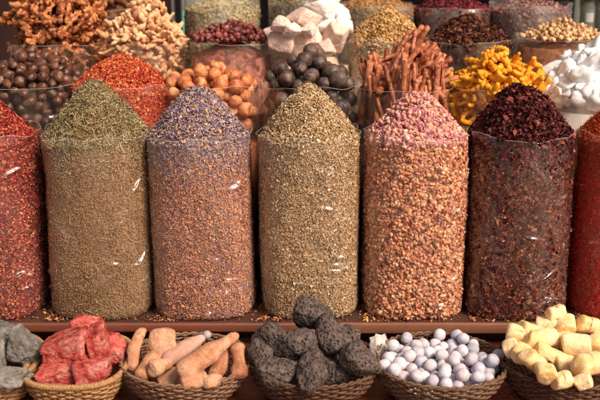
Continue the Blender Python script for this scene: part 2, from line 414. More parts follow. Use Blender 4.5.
def spice_bag(x, y, z0, R0, H, Hm, seed, name, label, cat, baglabel, col_cols, top_cols, kinds, power=1.0, lump=.006, tip=(0, 0),
              body_scale=260, ncol=26000, nmound=11000, collar=.02, flare=0., mat=PLASTIC, body_aniso=(1, 1, 1), rough=.8, interp='LINEAR',
              tiltc=.6, tiltm=.9, mound_raise=.0):
    """kinds: list of (proto, (sx,sy,sz), share_col, share_mound)"""
    mb = flake_mat(name + '_packed', col_cols, rough, .2, 'LINEAR', body_scale, body_aniso)
    mc = flake_mat(name + '_flakes', col_cols, rough, .25, interp); mt = flake_mat(name + '_top', top_cols, rough, .25, interp)
    V, F = fill_body(R0, H, Hm, seed, power, lump, tip, .962, .004)
    parts = [(V, F, 0)]
    for (proto, s, a, b) in kinds:
        if a:
            P, N = column_points(int(ncol * a), R0, H, seed); n = len(P)
            up_ = rng.uniform(0, 1, n) < np.clip((P[:, 2] / H - .78) / .22, 0, 1) ** 1.3 * .85 + .07
            for sel, mi in ((~up_, 1), (up_, 2)):
                if sel.sum(): V, F = inst(proto[0], proto[1], P[sel], frames(N[sel], tiltc), sizes(int(sel.sum()), *s) * (1.15 if mi == 2 else 1)); parts.append((V, F, mi))
        if b:
            P, N = mound_points(int(nmound * b), R0, H, Hm, seed, power, lump, tip); n = len(P)
            P = P + N * rng.uniform(-.002, .003 + mound_raise, (n, 1))
            V, F = inst(proto[0], proto[1], P, frames(N, tiltm), sizes(n, *s)); parts.append((V, F, 2))
    so = stuff_object(name, label, cat, (x, y, z0), parts, [mb, mc, mt])
    bo = make_bag((x, y, z0), R0, H, seed, baglabel, mat, collar, flare)
    lean = np.random.default_rng(seed).normal(0, .006, 2); so.rotation_euler = bo.rotation_euler = (lean[0], lean[1], 0)

Z1, Z2, Z3, Z4 = 0.001, .106, .221, .316
Y1, Y2, Y3, Y4 = 0.0, .305, .61, .94
def xr(px, Y, z): # x of pixel column at depth
    d = (Y - CAM[1]) * math.cos(PITCH) + (CAM[2] - z) * math.sin(PITCH); return (px - 300) / FPX * d
# row 1 ---------------------------------------------------------------
mm = .001
spice_bag(xr(-9, 0, .3), Y1, Z1, .1435, .50, .115, 11, 'red_petal_flakes', 'fine red and magenta petal flakes heaped in the leftmost front bag', 'dried petals',
          'front bag of fine red petal flakes cut by the left edge of the photo',
          [h('2e0a0e'), h('801c20'), h('a83c2c'), h('d89468'), h('5a141e'), h('9c3038'), h('3c0e16')], [h('2c080e'), h('801824'), h('ac302a'), h('4c0e1a'), h('d07a58'), h('841a2e')],
          [(LEAF, (4*mm, 7*mm, 2*mm), .6, .6), (GRAIN, (4*mm, 5*mm, 3*mm), .4, .4)], ncol=22000, nmound=9000, tip=(.02, 0))
spice_bag(xr(101, 0, .3), Y1, Z1, .146, .50, .150, 12, 'green_herb', 'dried green needle herb heaped in the second front bag from the left', 'dried herb',
          'front bag of olive green herb between the red petal bag and the lavender bag',
          [h('44301e'), h('967050'), h('b08a64'), h('9e7a56'), h('6a5038'), h('c8a47e')], [h('3c321e'), h('7c6e4c'), h('a2926a'), h('c0b090'), h('847050'), h('5a4a30')],
          [(STICKLET, (1.6*mm, 12*mm, 1.6*mm), .05, .75), (GRAIN, (2.4*mm, 3.2*mm, 2*mm), .95, .25)], power=1.18, body_scale=380, ncol=38000, nmound=13000, tip=(-.005, 0), lump=.007, mound_raise=.003)
spice_bag(xr(204, 0, .3), Y1, Z1, .1435, .50, .138, 13, 'lavender_flowers', 'purple dried lavender flowers heaped in a front bag', 'lavender',
          'front bag of purple lavender between the green herb bag and the golden tea bag',
          [h('402830'), h('c4835c'), h('dc9f78'), h('745270'), h('cc8c66'), h('845040'), h('eabc96')], [h('42323e'), h('7c6c88'), h('9486a6'), h('b8946c'), h('6c5c78'), h('d0b08c'), h('3a2a34'), h('a894a8')],
          [(GRAIN, (2.6*mm, 4.6*mm, 2.4*mm), .85, 0), (GRAIN, (3.2*mm, 6*mm, 3*mm), 0, .45), (CURL, (5*mm, 7*mm, 3*mm), .15, .55)], power=1.2, ncol=40000, nmound=13000, tip=(-.0, 0), body_scale=330, mound_raise=.002)
spice_bag(xr(310, 0, .3), Y1, Z1, .1395, .50, .150, 14, 'golden_herb_tea', 'coarse golden beige herb flakes heaped in the middle front bag', 'herb tea',
          'front bag of golden beige herb flakes in the middle of the front row',
          [h('402e1e'), h('b28c66'), h('c6a27a'), h('e4caa2'), h('785c40'), h('ba9470')], [h('4a3624'), h('a88660'), h('c0a480'), h('dcc8a8'), h('866a48'), h('b89870')],
          [(GRAIN, (2.8*mm, 4.6*mm, 2*mm), .85, 0), (GRAIN, (4*mm, 6*mm, 2.4*mm), 0, .5), (LEAF, (4*mm, 7*mm, 2*mm), .15, .5)], power=1.2, ncol=40000, nmound=13000, body_scale=300)
HIB_COL = [h('200a08'), h('481a16'), h('6a2a20'), h('32100e'), h('84442e'), h('501c16'), h('bc8058')]
spice_bag(xr(516, 0, .3), Y1, Z1, .1445, .50, .142, 16, 'hibiscus_petals', 'dark maroon dried hibiscus calyces heaped in a front bag', 'dried hibiscus',
          'front bag of dark maroon hibiscus between the rosebud bag and the red powder bag',
          HIB_COL, [h('120808'), h('341214'), h('4c1c1c'), h('200c0c'), h('7c2c34'), h('381816'), h('5c2024'), h('904a3e')],
          [(CURL, (8*mm, 14*mm, 9*mm), .08, .42), (CURL, (5.5*mm, 10*mm, 6*mm), .42, .3), (LEAF, (2.2*mm, 14*mm, 3*mm), .35, .2), (GRAIN, (4*mm, 6*mm, 4*mm), .2, .1)],
          power=1.15, lump=.014, ncol=40000, nmound=8500, body_scale=190, tiltc=.4, tiltm=1.4, mound_raise=.007, tip=(-.012, 0), rough=.55)
spice_bag(xr(623, 0, .3), Y1, Z1, .1445, .50, .128, 17, 'red_saffron_threads', 'fine orange red threads heaped in the rightmost front bag', 'saffron threads',
          'front bag of fine orange red threads cut by the right edge of the photo',
          [h('a01c10'), h('cc2e1c'), h('b42414'), h('e04a2c')], [h('8a2812'), h('b84420'), h('c85a30'), h('a03418')],
          [(STICKLET, (1.1*mm, 13*mm, 1.1*mm), 1.0, .5), (GRAIN, (3*mm, 4*mm, 3*mm), 0, .5)], power=1.1, ncol=22000, nmound=13000, body_scale=420, body_aniso=(.5, .5, 3), lump=.003)

# rosebuds: front row, fifth bag --------------------------------------
RB = dict(R0=.1425, H=.50, Hm=.125, seed=15, power=1.15)
def bud_proto(seed):
    V, F = ICO[3]; V = V.copy()
    a = np.arctan2(V[:, 1], V[:, 0]); z = V[:, 2]
    rr = 1 + .10 * np.sin(a * 5 + z * 3.2 + seed) * np.clip(1 - z * z, 0, 1) + .08 * vnoise(V, 2.2, seed)
    taper = np.where(z > 0, 1 - .42 * z ** 1.6, 1 - .12 * z * z)
    V = V * np.stack([rr * taper, rr * taper, np.full(len(V), 1.55)], 1)
    V[:, :2] += .25 * vnoise(V, 1.1, seed + 40)[:, None] * V[:, 2:3]
    return V, F
ROSE = item_mat('rosebud_skin', [h('8a3c4a'), h('bc7078'), h('dca88c'), h('a04a62'), h('ecccb0'), h('b86c78')], 220, .7, .3, .6, .0015, 300, per_obj=.62, second=(h('c89a70'), 160, .5, .7))
ROSE_STUFF = flake_mat('rosebud_packed_skin', [h('5e261c'), h('d0845c'), h('e4a880'), h('a85c44'), h('f0c49c'), h('7e3c30'), h('dc986c'), h('c08070')], .7, .3)
ROSE_BASE = plain('rosebud_depth', h('9c5a3c'), .9)
x5 = xr(414, 0, .3)
V, F = fill_body(RB['R0'], RB['H'], RB['Hm'], RB['seed'], RB['power'], .006, (0, 0), .955, .010)
P, N = column_points(4000, RB['R0'], RB['H'], RB['seed'], .97)
b1 = bud_proto(1); bp = (ICO[2][0] * np.array([1, .8, 1.2]) * (1 + .3 * vnoise(ICO[2][0], 1.6, 4))[:, None], ICO[2][1])
fr = rand_rot(len(P)); BV, BF = inst(bp[0], bp[1], P, fr, sizes(len(P), .0044, .0054, .0060, .28))
P2, N2 = column_points(9000, RB['R0'], RB['H'], RB['seed'], .978)
CV, CF = inst(CURL[0], CURL[1], P2, frames(N2, .7), sizes(len(P2), .0065, .010, .006))
P3, N3 = mound_points(1700, RB['R0'], RB['H'], RB['Hm'], RB['seed'], RB['power'])
BV2, BF2 = inst(bp[0], bp[1], P3, rand_rot(len(P3)), sizes(len(P3), .0042, .0046, .0052, .3))
P4, N4 = mound_points(2400, RB['R0'], RB['H'], RB['Hm'], RB['seed'], RB['power'])
CV2, CF2 = inst(CURL[0], CURL[1], P4 + N4 * rng.uniform(.000, .006, (len(P4), 1)), frames(N4, 1.4), sizes(len(P4), .005, .009, .006))
ROSE_TOP = flake_mat('rosebud_crumbs', [h('8a3c4c'), h('c07a7e'), h('e0b49c'), h('9c4e68'), h('dca4a0'), h('6a2c3c'), h('cc967c')], .7, .3)
stuff_object('packed_rosebuds', 'orange pink rosebuds and petals packed inside the bag below the loose rosebud heap', 'dried rosebuds', (x5, 0, Z1),
             [(V, F, 0), (BV, BF, 1), (CV, CF, 1), (BV2, BF2, 2), (CV2, CF2, 2)], [ROSE_BASE, ROSE_STUFF, ROSE_TOP])
make_bag((x5, 0, Z1), RB['R0'], RB['H'], RB['seed'], 'front bag of pink rosebuds between the golden tea bag and the hibiscus bag', PLASTIC, .022)
buds = [mesh_np('rosebud', V * .0066, F, ROSE) for V, F in (bud_proto(s) for s in range(5))]
P, N = mound_points(900, RB['R0'] * .99, RB['H'], RB['Hm'], RB['seed'], RB['power'])
P = P[P[:, 1] < .06]; keep = []
for p in P:
    if len(keep) >= 290: break
    if all(np.sum((p - q) ** 2) > .0108 ** 2 for q in keep): keep.append(p)
for i, p in enumerate(keep):
    o = link('rosebud', buds[i % 5], None, (x5 + p[0], p[1], Z1 + p[2] + .004)); o.rotation_euler = rng.uniform(0, 6.28, 3); o.scale = [rng.uniform(.7, 1.35) * q for q in (1, rng.uniform(.75, 1), 1)]
    tag(o, 'small pink dried rosebud lying loose on the rosebud heap', 'rosebud', 'rosebuds heaped on the front bag')

# ------------------------------------------------------------------ piles of countable pieces
def pile(n, rad, Rc, zfloor, core_r, core_z, slope, K=60, zmax=9, dome=0.0, cx=1.0, seed=0):
    """greedy drop: returns centres; container radius Rc (x scaled by cx)"""
    r0 = np.random.default_rng(seed + 100); P = np.zeros((0, 3)); out = []
    for i in range(n):
        a = r0.uniform(0, 2 * np.pi, K); rr = np.sqrt(r0.uniform(0, 1, K)) * (Rc - rad * .8)
        X = np.stack([rr * np.cos(a) * cx, rr * np.sin(a)], 1)
        rn = np.hypot(X[:, 0] / cx, X[:, 1])
        z = np.where(rn < core_r, core_z + dome * (1 - rn / max(core_r, 1e-6)), zfloor) + rad
        if len(P):
            d2 = ((X[:, None] - P[None, :, :2]) ** 2).sum(2); dd = 4 * rad * rad * .93
            hz = np.where(d2 < dd, P[None, :, 2] + np.sqrt(np.clip(dd - d2, 0, None)), -9); z = np.maximum(z, hz.max(1))
        cost = z + slope * rn + r0.uniform(0, rad * .25, K)
        k = np.argmin(cost); P = np.vstack([P, [X[k, 0], X[k, 1], z[k]]])
    return P
def place_items(name, meshes, P, origin, label, cat, group, euler=None, sv=.12, vis=None, cap=300):
    objs = []
    for i, p in enumerate(P[:cap]):
        o = link(name, meshes[i % len(meshes)], None, (origin[0] + p[0], origin[1] + p[1], origin[2] + p[2]))
        o.rotation_euler = rng.uniform(0, 6.283, 3) if euler is None else euler(i, p)
        o.scale = [float(np.exp(rng.normal() * sv))] * 3
        tag(o, label, cat, group); objs.append(o)
    return objs
def lump_mesh(name, r, mat, seed, amp=.12, f=1.6, sub=4, squash=(1, 1, 1), fine=.03, ff=7):
    V, F = ICO[sub]; k = 1 + amp * vnoise(V, f, seed) + fine * vnoise(V, ff, seed + 9)
    return mesh_np(name, V * k[:, None] * r * np.array(squash), F, mat)
def rock_vf(seed, nplanes=11, sub=5, sharp=14, rough=.05, rf=3.5, fine=.02, squash=(1, 1, 1), jitter=.28, boxy=False):
    r_ = np.random.default_rng(seed); N = norm(r_.normal(size=(nplanes, 3))); N = np.vstack([N, -N[:3]])
    hh = 1 + r_.uniform(-jitter, jitter * .6, len(N))
    if boxy:      # six roughly square faces plus a few chipped corners
        ax = np.vstack([np.eye(3), -np.eye(3)]); B = norm(ax + r_.normal(size=(6, 3)) * .22); C_ = norm(r_.choice([-1., 1.], size=(5, 3)) + r_.normal(size=(5, 3)) * .3)
        N = np.vstack([B, C_]); hh = np.concatenate([.82 + r_.uniform(-.06, .10, 6), 1.10 + r_.uniform(-.08, .12, 5)])
    V, F = ICO[sub]; D = V @ N.T; D = np.clip(D, 1e-3, None) / hh[None]
    rad = 1 / (D ** sharp).sum(1) ** (1 / sharp); rad = np.minimum(rad, 1.5)
    rad = rad * (1 + rough * fbm(V, rf, seed, 3) + fine * fbm(V, 14, seed + 3, 2))
    return V * rad[:, None] * np.array(squash), F
def core_stuff(name, label, cat, loc, R0, H, seed, core_r, cols, scale, depth, dome=0.0):
    """packed goods low in the bag: visible through the plastic"""
    m = flake_mat(name + '_skin', cols, .6, .3, 'LINEAR', scale)
    nth = 72; th = np.linspace(0, 2*np.pi, nth, endpoint=False)
    prof = [(0.0, .0, 0), (.5, .0, 0), (.97, .03, 0), (.97, .3, 0), (.97, 1 - depth / H, 0)]
    rings = []
    for (k, t, _) in prof:
        r = bag_radius(th, np.full(nth, max(t, .05)), R0, seed) * max(k, 1e-3); rings.append(np.stack([r*np.cos(th), r*np.sin(th), np.full(nth, t*H + .004)], 1))
    zt = H - depth
    rings.append(np.stack([core_r*np.cos(th), core_r*np.sin(th), np.full(nth, zt)], 1))
    rings.append(np.stack([core_r*.9*np.cos(th), core_r*.9*np.sin(th), np.full(nth, H - .03)], 1))
    rings.append(np.stack([.001*np.cos(th), .001*np.sin(th), np.full(nth, H - .03 + dome)], 1))
    V = np.concatenate(rings); n = len(rings); i = np.arange(n-1)[:, None]; j = np.arange(nth)[None]; j2 = (j+1) % nth
    F = np.stack([i*nth+j, i*nth+j2, (i+1)*nth+j2, (i+1)*nth+j], 2).reshape(-1, 4)
    return tag(link(name, mesh_np(name, V, F, m), None, loc), label, cat, kind='stuff')

def cull(P, H, yb=.07): # keep what can show
    return P[~((P[:, 1] > yb) & (P[:, 2] < H - .01))]

# row 2 ----------------------------------------------------------------
R2, H2 = .143, .485
def rowx(px, Y, zr): return xr(px, Y, zr)
# nuts
x = rowx(32, Y2, .6); c = (x, Y2, Z2 + .018)
NUT = item_mat('nut_skin', [h('20100c'), h('40241a'), h('6a4434'), h('34201a'), h('5a3020')], 60, .4, .5, .6, .002, 110, per_obj=.55)
nm = [lump_mesh('brown_nut', .0155, NUT, s, .12, 1.5, 4, (1, .92, 1.15 + .06 * s), .05, 5) for s in range(6)]
core_stuff('packed_nuts', 'dark brown nuts packed out of sight low in the leftmost second row bag', 'nuts', c, R2 + .01, H2, 22, .115, [h('2c1610'), h('4a281c'), h('3a2018')], 32, .16, dome=.06)
P = cull(pile(250, .0155, R2 + .008, H2 - .12, .115, H2 - .04, .55, dome=.075, seed=1), H2)
place_items('brown_nut', nm, P, c, 'glossy dark brown oval nut in the bag at far left behind the red petals', 'nut', 'glossy brown nuts in a bag')
make_bag(c, R2 + .012, H2, 22, 'second row bag of glossy brown nuts at the far left', PLASTIC, .004, .0)
# red chilli flakes
x = rowx(121, Y2, .6)
spice_bag(x, Y2, Z2, R2 + .006, H2, .10, 23, 'safflower_flakes', 'orange and red petal flakes heaped behind the green herb', 'safflower',
          'second row bag of orange red flakes behind the green herb bag', [h('6a1410'), h('a42a1c'), h('c8603a'), h('8a1c18')],
          [h('7a1014'), h('b02a22'), h('d46c3c'), h('e8a468'), h('8e181e'), h('c84c34'), h('6a1014'), h('dc8450')],
          [(LEAF, (3.6*mm, 6.5*mm, 2*mm), .5, .6), (GRAIN, (3.6*mm, 4.5*mm, 3*mm), .5, .4)], power=1.7, ncol=9000, nmound=14000, tip=(.0, 0), mat=PLASTIC_BACK)
# orange limes
x = rowx(212, Y2, .6); c = (x, Y2, Z2)
LIME = item_mat('orange_lime_skin', [h('84401f'), h('bc6c40'), h('dc9c6c'), h('9c4a2a'), h('c88050')], 40, .5, .4, .7, .003, 90, per_obj=.55, second=(h('703018'), 34, .53, .75))
lm = [lump_mesh('dried_orange_lime', .0212, LIME, s + 20, .09, 1.6, 4, (1, 1, .90), .035, 6) for s in range(6)]
core_stuff('packed_orange_limes', 'orange dried limes packed out of sight low in the second row bag', 'dried limes', c, R2, H2, 24, .09, [h('8a4a28'), h('b87040'), h('6a3420')], 22, .17, dome=0.065)
P = cull(pile(112, .0212, R2, H2 - .165, .09, H2 - .04, .5, dome=.075, seed=2), H2)
place_items('dried_orange_lime', lm, P, c, 'orange tan dried lime in the bag behind the purple lavender', 'dried lime', 'orange dried limes in a bag')
make_bag(c, R2, H2, 24, 'second row bag of orange dried limes behind the lavender', PLASTIC, .02, .04)
# black limes
x = rowx(311, Y2, .6); c = (x, Y2, Z2)
BLIME = item_mat('black_lime_skin', [h('1c1514'), h('342826'), h('5e4c46'), h('2a201e'), h('4c3a34')], 36, .45, .45, .7, .003, 90, per_obj=.5, second=(h('86705e'), 34, .55, .8))
bm_ = [lump_mesh('dried_black_lime', .0222, BLIME, s + 40, .10, 1.6, 4, (1, 1, .95), .025, 6) for s in range(6)]
core_stuff('packed_black_limes', 'black dried limes packed out of sight low in the second row bag', 'dried limes', c, R2, H2, 25, .085, [h('241c1a'), h('3c302c'), h('4a3c36')], 20, .17, dome=0.085)
P = cull(pile(118, .0222, R2, H2 - .165, .085, H2 - .05, .62, dome=.085, seed=3), H2)
place_items('dried_black_lime', bm_, P, c, 'black brown dried lime in the bag behind the golden herb tea', 'dried lime', 'black dried limes in a bag')
make_bag(c, R2, H2, 25, 'second row bag of black dried limes behind the golden herb tea', PLASTIC, .02, .04)
# cinnamon
x = rowx(403, Y2, .6); cc = (x, Y2, Z2)
CIN = item_mat('cinnamon_bark', [h('5a2412'), h('944a2c'), h('c88460'), h('702e1a'), h('b06844')], 60, .5, .4, .5, .0012, 260, per_obj=.6)
def quill(seed, L=.15, r=.0085):
    r_ = np.random.default_rng(seed); n = 14; ns = 40
    t = np.linspace(0, 1, ns); ang = t * 2 * np.pi * 1.7; rr = r * (1 - .52 * t)
    thick = .0011
    outer = np.stack([rr * np.cos(ang), rr * np.sin(ang)], 1); inner = np.stack([(rr - thick) * np.cos(ang), (rr - thick) * np.sin(ang)], 1)[::-1]
    prof = np.vstack([outer, inner]); m = len(prof)
    z = np.linspace(-.5, .5, n) * L
    V = []
    bx, by = r_.normal(0, .004, 2)
    for k, zz in enumerate(z):
        s = 1 + .06 * math.sin(k * 1.3 + seed) ; q = (2 * zz / L) ** 2
        V.append(np.column_stack([prof[:, 0] * s + bx * q, prof[:, 1] * s + by * q, np.full(m, zz) + .002 * np.sin(np.arange(m) * .6 + seed) * (k in (0, n - 1))]))
    V = np.vstack(V); i = np.arange(n - 1)[:, None]; j = np.arange(m)[None]; j2 = (j + 1) % m
    F = np.stack([i*m+j, i*m+j2, (i+1)*m+j2, (i+1)*m+j], 2).reshape(-1, 4)
    caps = []
    for base in (0, (n - 1) * m):
        for q in range(ns - 1): caps.append((base + q, base + q + 1, base + m - 2 - q, base + m - 1 - q))
    return V, np.vstack([F, np.array(caps)])
qm = [mesh_np('cinnamon_stick', *quill(s, L, rq), CIN) for s, (L, rq) in enumerate([(.17, .0105), (.14, .0085), (.19, .012), (.12, .009), (.16, .008), (.13, .013)])]
core_stuff('packed_cinnamon', 'cinnamon bark packed out of sight low in the second row bag', 'cinnamon', cc, R2, H2, 26, .05, [h('5a2814'), h('8a4a2a'), h('6c3820')], 60, .20)
r_ = np.random.default_rng(5); n = 0
for k in range(200):
    if k < 95:      # upright sticks standing against the plastic
        a = -np.pi / 2 + r_.uniform(-1.9, 1.9); rr = R2 - r_.uniform(.012, .07)
        z = H2 + r_.uniform(-.10, .01) + (.05 * (R2 - rr) / .07); e = (r_.normal(.05, .13), r_.normal(0, .16), r_.uniform(0, 6.28))
        M_ = Euler((r_.normal(-.06, .13), r_.normal(0, .17), 0)).to_matrix() @ Euler((0, 0, r_.uniform(0, 6.28))).to_matrix(); e = M_.to_euler()
        p = (rr * math.cos(a), rr * math.sin(a), z)
    else:           # jumbled heap, most sticks leaning the same way
        rr = R2 * math.sqrt(r_.uniform(0, 1)) * .62; a = r_.uniform(0, 6.28)
        p = (rr * math.cos(a) + .01, rr * math.sin(a), H2 - .02 + .155 * (1 - (rr / R2) ** 1.3) * r_.uniform(.3, 1.0))
        d_ = Vector((r_.normal(.55, .55), r_.normal(.15, .4), r_.uniform(.25, 1.1))).normalized(); e = d_.to_track_quat('Z', 'Y').to_euler()
    o = link('cinnamon_stick', qm[k % 6], None, (cc[0] + p[0], cc[1] + p[1], cc[2] + p[2])); o.rotation_euler = e
    o.scale = [r_.uniform(.8, 1.1)] * 3
    tag(o, 'curled brown cinnamon stick in the bag behind the rosebuds', 'cinnamon stick', 'cinnamon sticks in a bag')
make_bag(cc, R2, H2, 26, 'second row bag of cinnamon sticks behind the rosebuds', PLASTIC, .01, .02)
# root builder
def root_vf(seed, L, r, bumps=4, bend=.25, branches=1, seg=10, squash=1.0, n=16, amp=.18):
    r_ = np.random.default_rng(seed); t = np.linspace(-.5, .5, n); b1, b2 = r_.normal(0, bend, 2) * L; ph = r_.uniform(0, 6)
    path = np.stack([t * L, b1 * (t * t * 4 - .5) + .1 * L * np.sin(t * 5 + ph) * bend, b2 * t * t * 2], 1)
    rad = r * (1 - .35 * (2 * np.abs(t)) ** 3) * (1 + amp * np.sin(t * bumps * 6.28 + ph) + .1 * r_.normal(size=n) * .5)
    parts = [rod(path, rad, seg, True, squash)]
    for k in range(branches):
        i = r_.integers(3, n - 3); d = norm(np.array([r_.uniform(-.6, .6), r_.choice([-1, 1]), r_.uniform(-.4, .4)])); l = L * r_.uniform(.2, .38)
        q = np.stack([path[i] + d * l * s for s in np.linspace(0, 1, 6)]); parts.append(rod(q, r * np.array([.8, .8, .85, .8, .75, .6]), seg, True, squash))
    V, F = merge(parts)
    V = V + norm(V - V.mean(0)) * (fbm(V, 1 / r * .6, seed, 2) * r * .14)[:, None]
    return V, F
# turmeric
x = rowx(498, Y2, .6); c = (x, Y2, Z2)
TUR = item_mat('turmeric_skin', [h('a0600e'), h('d88e1c'), h('eeb040'), h('b87414')], 60, .75, .2, .5, .0015, 220, second=(h('a0600c'), 50, .58, .75))
tm = [mesh_np('turmeric_finger', *root_vf(s + 5, L * 1.05, .0094, 6, .28, b, 12, .9, 22, .2), TUR) for s, (L, b) in enumerate([(.07, 1), (.085, 0), (.06, 1), (.075, 2), (.09, 1), (.065, 0), (.055, 1)])]
core_stuff('packed_turmeric', 'brownish yellow turmeric root packed out of sight low in the second row bag', 'turmeric', c, R2, H2, 27, .095, [h('8a4a14'), h('b87020'), h('6a3810')], 50, .165, dome=0.12)
P = cull(pile(300, .0145, R2 + .002, H2 - .13, .105, H2 - .045, .70, dome=.105, seed=4), H2)
eul = lambda i, p: (rng.uniform(0, 6.28), rng.normal(0, .38), rng.uniform(0, 6.28))
place_items('turmeric_finger', tm, P, c, 'knobbly yellow turmeric finger in the bag behind the hibiscus', 'turmeric root', 'turmeric fingers in a bag', eul)
make_bag(c, R2, H2, 27, 'second row bag of yellow turmeric behind the hibiscus', PLASTIC_BACK, .01, .03)
# white crystals
x = rowx(592, Y2, .6); c = (x, Y2, Z2)
ICE = item_mat('alum_crystal', [h('e2e4e8'), h('f0f1f4'), h('fafafc')], 20, .3, .5, .5, .003, 110, sss=.4)
im = [mesh_np('white_crystal', *[(a * .0205, b) for a, b in [rock_vf(s + 60, 9, 3, 90, .05, 3, .04, (1, .6, 1.2), .3, s % 2 == 0)]][0], ICE, False) for s in range(6)]
P = pile(290, .0128, R2 + .016, H2 - .04, .145, H2 - .04, .9, dome=.115, seed=6); P = P[~((P[:, 1] > .08) & (P[:, 2] < H2))]
place_items('white_crystal', im, P, c, 'frosty white crystal lump in the bag at far right above the red threads', 'crystal', 'white crystals in a bag', sv=.28)
core_stuff('packed_crystals', 'white crystal lumps packed out of sight low in the rightmost bag', 'crystals', c, R2 + .015, H2, 28, .13, [h('b8a48e'), h('d8d4d0'), h('c8b8a4')], 16, .06, dome=0.115)
make_bag(c, R2 + .025, H2, 28, 'second row bag of white crystals at the far right', plastic_mat('tan_plastic', haze=.22, rough=.2, dust=(.72, .6, .46)), .004, .02)

# row 3 ----------------------------------------------------------------
R3, H3 = .138, .475
# gnarled dark orange roots
x = rowx(60, Y3, .7); c = (x, Y3, Z3)
GAL = item_mat('galangal_skin', [h('4a1c10'), h('94482a'), h('d4905c'), h('6a2e18'), h('b0643c'), h('e4b080')], 45, .6, .35, .9, .004, 100, per_obj=.35)
gm = [mesh_np('gnarled_root', *root_vf(s + 31, L, .0135, 6, .9, b, 12, .55, 24, .45), GAL) for s, (L, b) in enumerate([(.08, 3), (.10, 2), (.07, 3), (.09, 3), (.06, 2), (.085, 3)])]
core_stuff('packed_gnarled_roots', 'reddish roots packed out of sight low in the third row bag', 'roots', c, R3+.01, H3, 31, .11, [h('4a2012'), h('8a4824'), h('6a3018')], 40, .15, dome=0.15)
P = cull(pile(190, .0205, R3 + .014, H3 - .10, .12, H3 - .05, 1.25, dome=.14, seed=7), H3)
place_items('gnarled_root', gm, P, c, 'gnarled orange brown dried root in the top left heap', 'dried root', 'gnarled reddish roots in a bag')
make_bag(c, R3 + .02, H3, 31, 'third row bag of gnarled reddish roots at the upper left', PLASTIC_BACK, .01, .03)
# ginger
x = rowx(145, Y3, .7); c = (x, Y3, Z3)
GIN = item_mat('ginger_skin', [h('9c6440'), h('cc9870'), h('e8c098'), h('b47a50')], 55, .8, .2, .5, .002, 180, per_obj=.5)
im_ = [mesh_np('ginger_root', *root_vf(s + 51, L * .9, .0085, 3, .35, b + 1, 9, .75, 14, .25), GIN) for s, (L, b) in enumerate([(.05, 1), (.06, 2), (.045, 1), (.055, 1), (.065, 2)])]
core_stuff('packed_ginger', 'pale ginger root packed out of sight low in the third row bag', 'ginger', c, R3, H3, 32, .11, [h('8a5a38'), h('c09064'), h('a87850')], 50, .15, dome=0.115)
P = cull(pile(300, .0145, R3 + .004, H3 - .09, .11, H3 - .045, .9, dome=.085, seed=8), H3)
place_items('ginger_root', im_, P, c, 'small pale beige ginger root in the heap left of the dark red berries', 'ginger root', 'pale ginger roots in a bag', eul)
make_bag(c, R3, H3, 32, 'third row bag of pale ginger roots behind the orange red flakes', PLASTIC_BACK, .01, .03)
# dark red rosehips
x = rowx(231, Y3, .7); c = (x, Y3, Z3)
HIP = item_mat('rosehip_skin', [h('2c0e10'), h('602424'), h('8e4640'), h('461a1a'), h('a8665c')], 60, .5, .5, .3, .001, 150, per_obj=.7)
hm = [lump_mesh('rosehip', .0090, HIP, s + 70, .2, 1.6, 3, (1, .75, 1.35), .08) for s in range(4)]
core_stuff('packed_rosehips', 'brownish red rosehips packed low in the third row bag', 'rosehips', c, R3, H3, 33, .125, [h('5a2820'), h('8a4a3a'), h('a8685a'), h('3e1a18')], 75, .04, dome=0.055)
P = pile(620, .0092, R3 + .006, H3 - .04, .125, H3 - .025, .38, K=40, dome=.045, seed=9); P = cull(P, H3, .08); P = P[np.argsort(-P[:, 2])]
place_items('rosehip', hm, P, c, 'dark red rosehip in the bag behind the orange dried limes', 'rosehip', 'rosehips in a bag', cap=295)
make_bag(c, R3, H3, 33, 'third row bag of dark red rosehips behind the orange dried limes', PLASTIC_BACK, .012, .03)
# chamomile behind cinnamon
x = rowx(385, Y3, .7)
spice_bag(x, Y3, Z3, .122, H3 + .005, .11, 35, 'chamomile_flowers', 'yellow tan dried chamomile heaped behind the cinnamon sticks', 'chamomile',
          'third row bag of yellow tan chamomile behind the cinnamon', [h('8a7048'), h('b8985c'), h('a08458')], [h('6e4a22'), h('b08448'), h('cca26a'), h('dcbc8a'), h('946434')],
          [(GRAIN, (7*mm, 8*mm, 6*mm), .5, .6), (CURL, (6*mm, 8*mm, 5*mm), .5, .4)], power=1.5, ncol=5000, nmound=5200, mat=PLASTIC_HAZY, body_scale=150, lump=.01, mound_raise=.004)
# dark dried leaves
x = rowx(468, Y3, .7)
spice_bag(x, Y3, Z3, .146, H3 - .005, .10, 36, 'dark_dried_petals', 'dark brown curled dried petals heaped behind the turmeric', 'dried petals',
          'third row bag of dark brown curled petals behind the turmeric', [h('2c1a14'), h('4a2e22'), h('3a221a')], [h('24120e'), h('46241a'), h('6e4030'), h('8a5840'), h('341814'), h('5a2620')],
          [(CURL, (8*mm, 14*mm, 8*mm), .6, .7), (STICKLET, (2.4*mm, 14*mm, 2.4*mm), .4, .3)], power=1.0, ncol=3500, nmound=4800, mat=PLASTIC_BACK, body_scale=110, lump=.012, tiltm=1.4, mound_raise=.006)
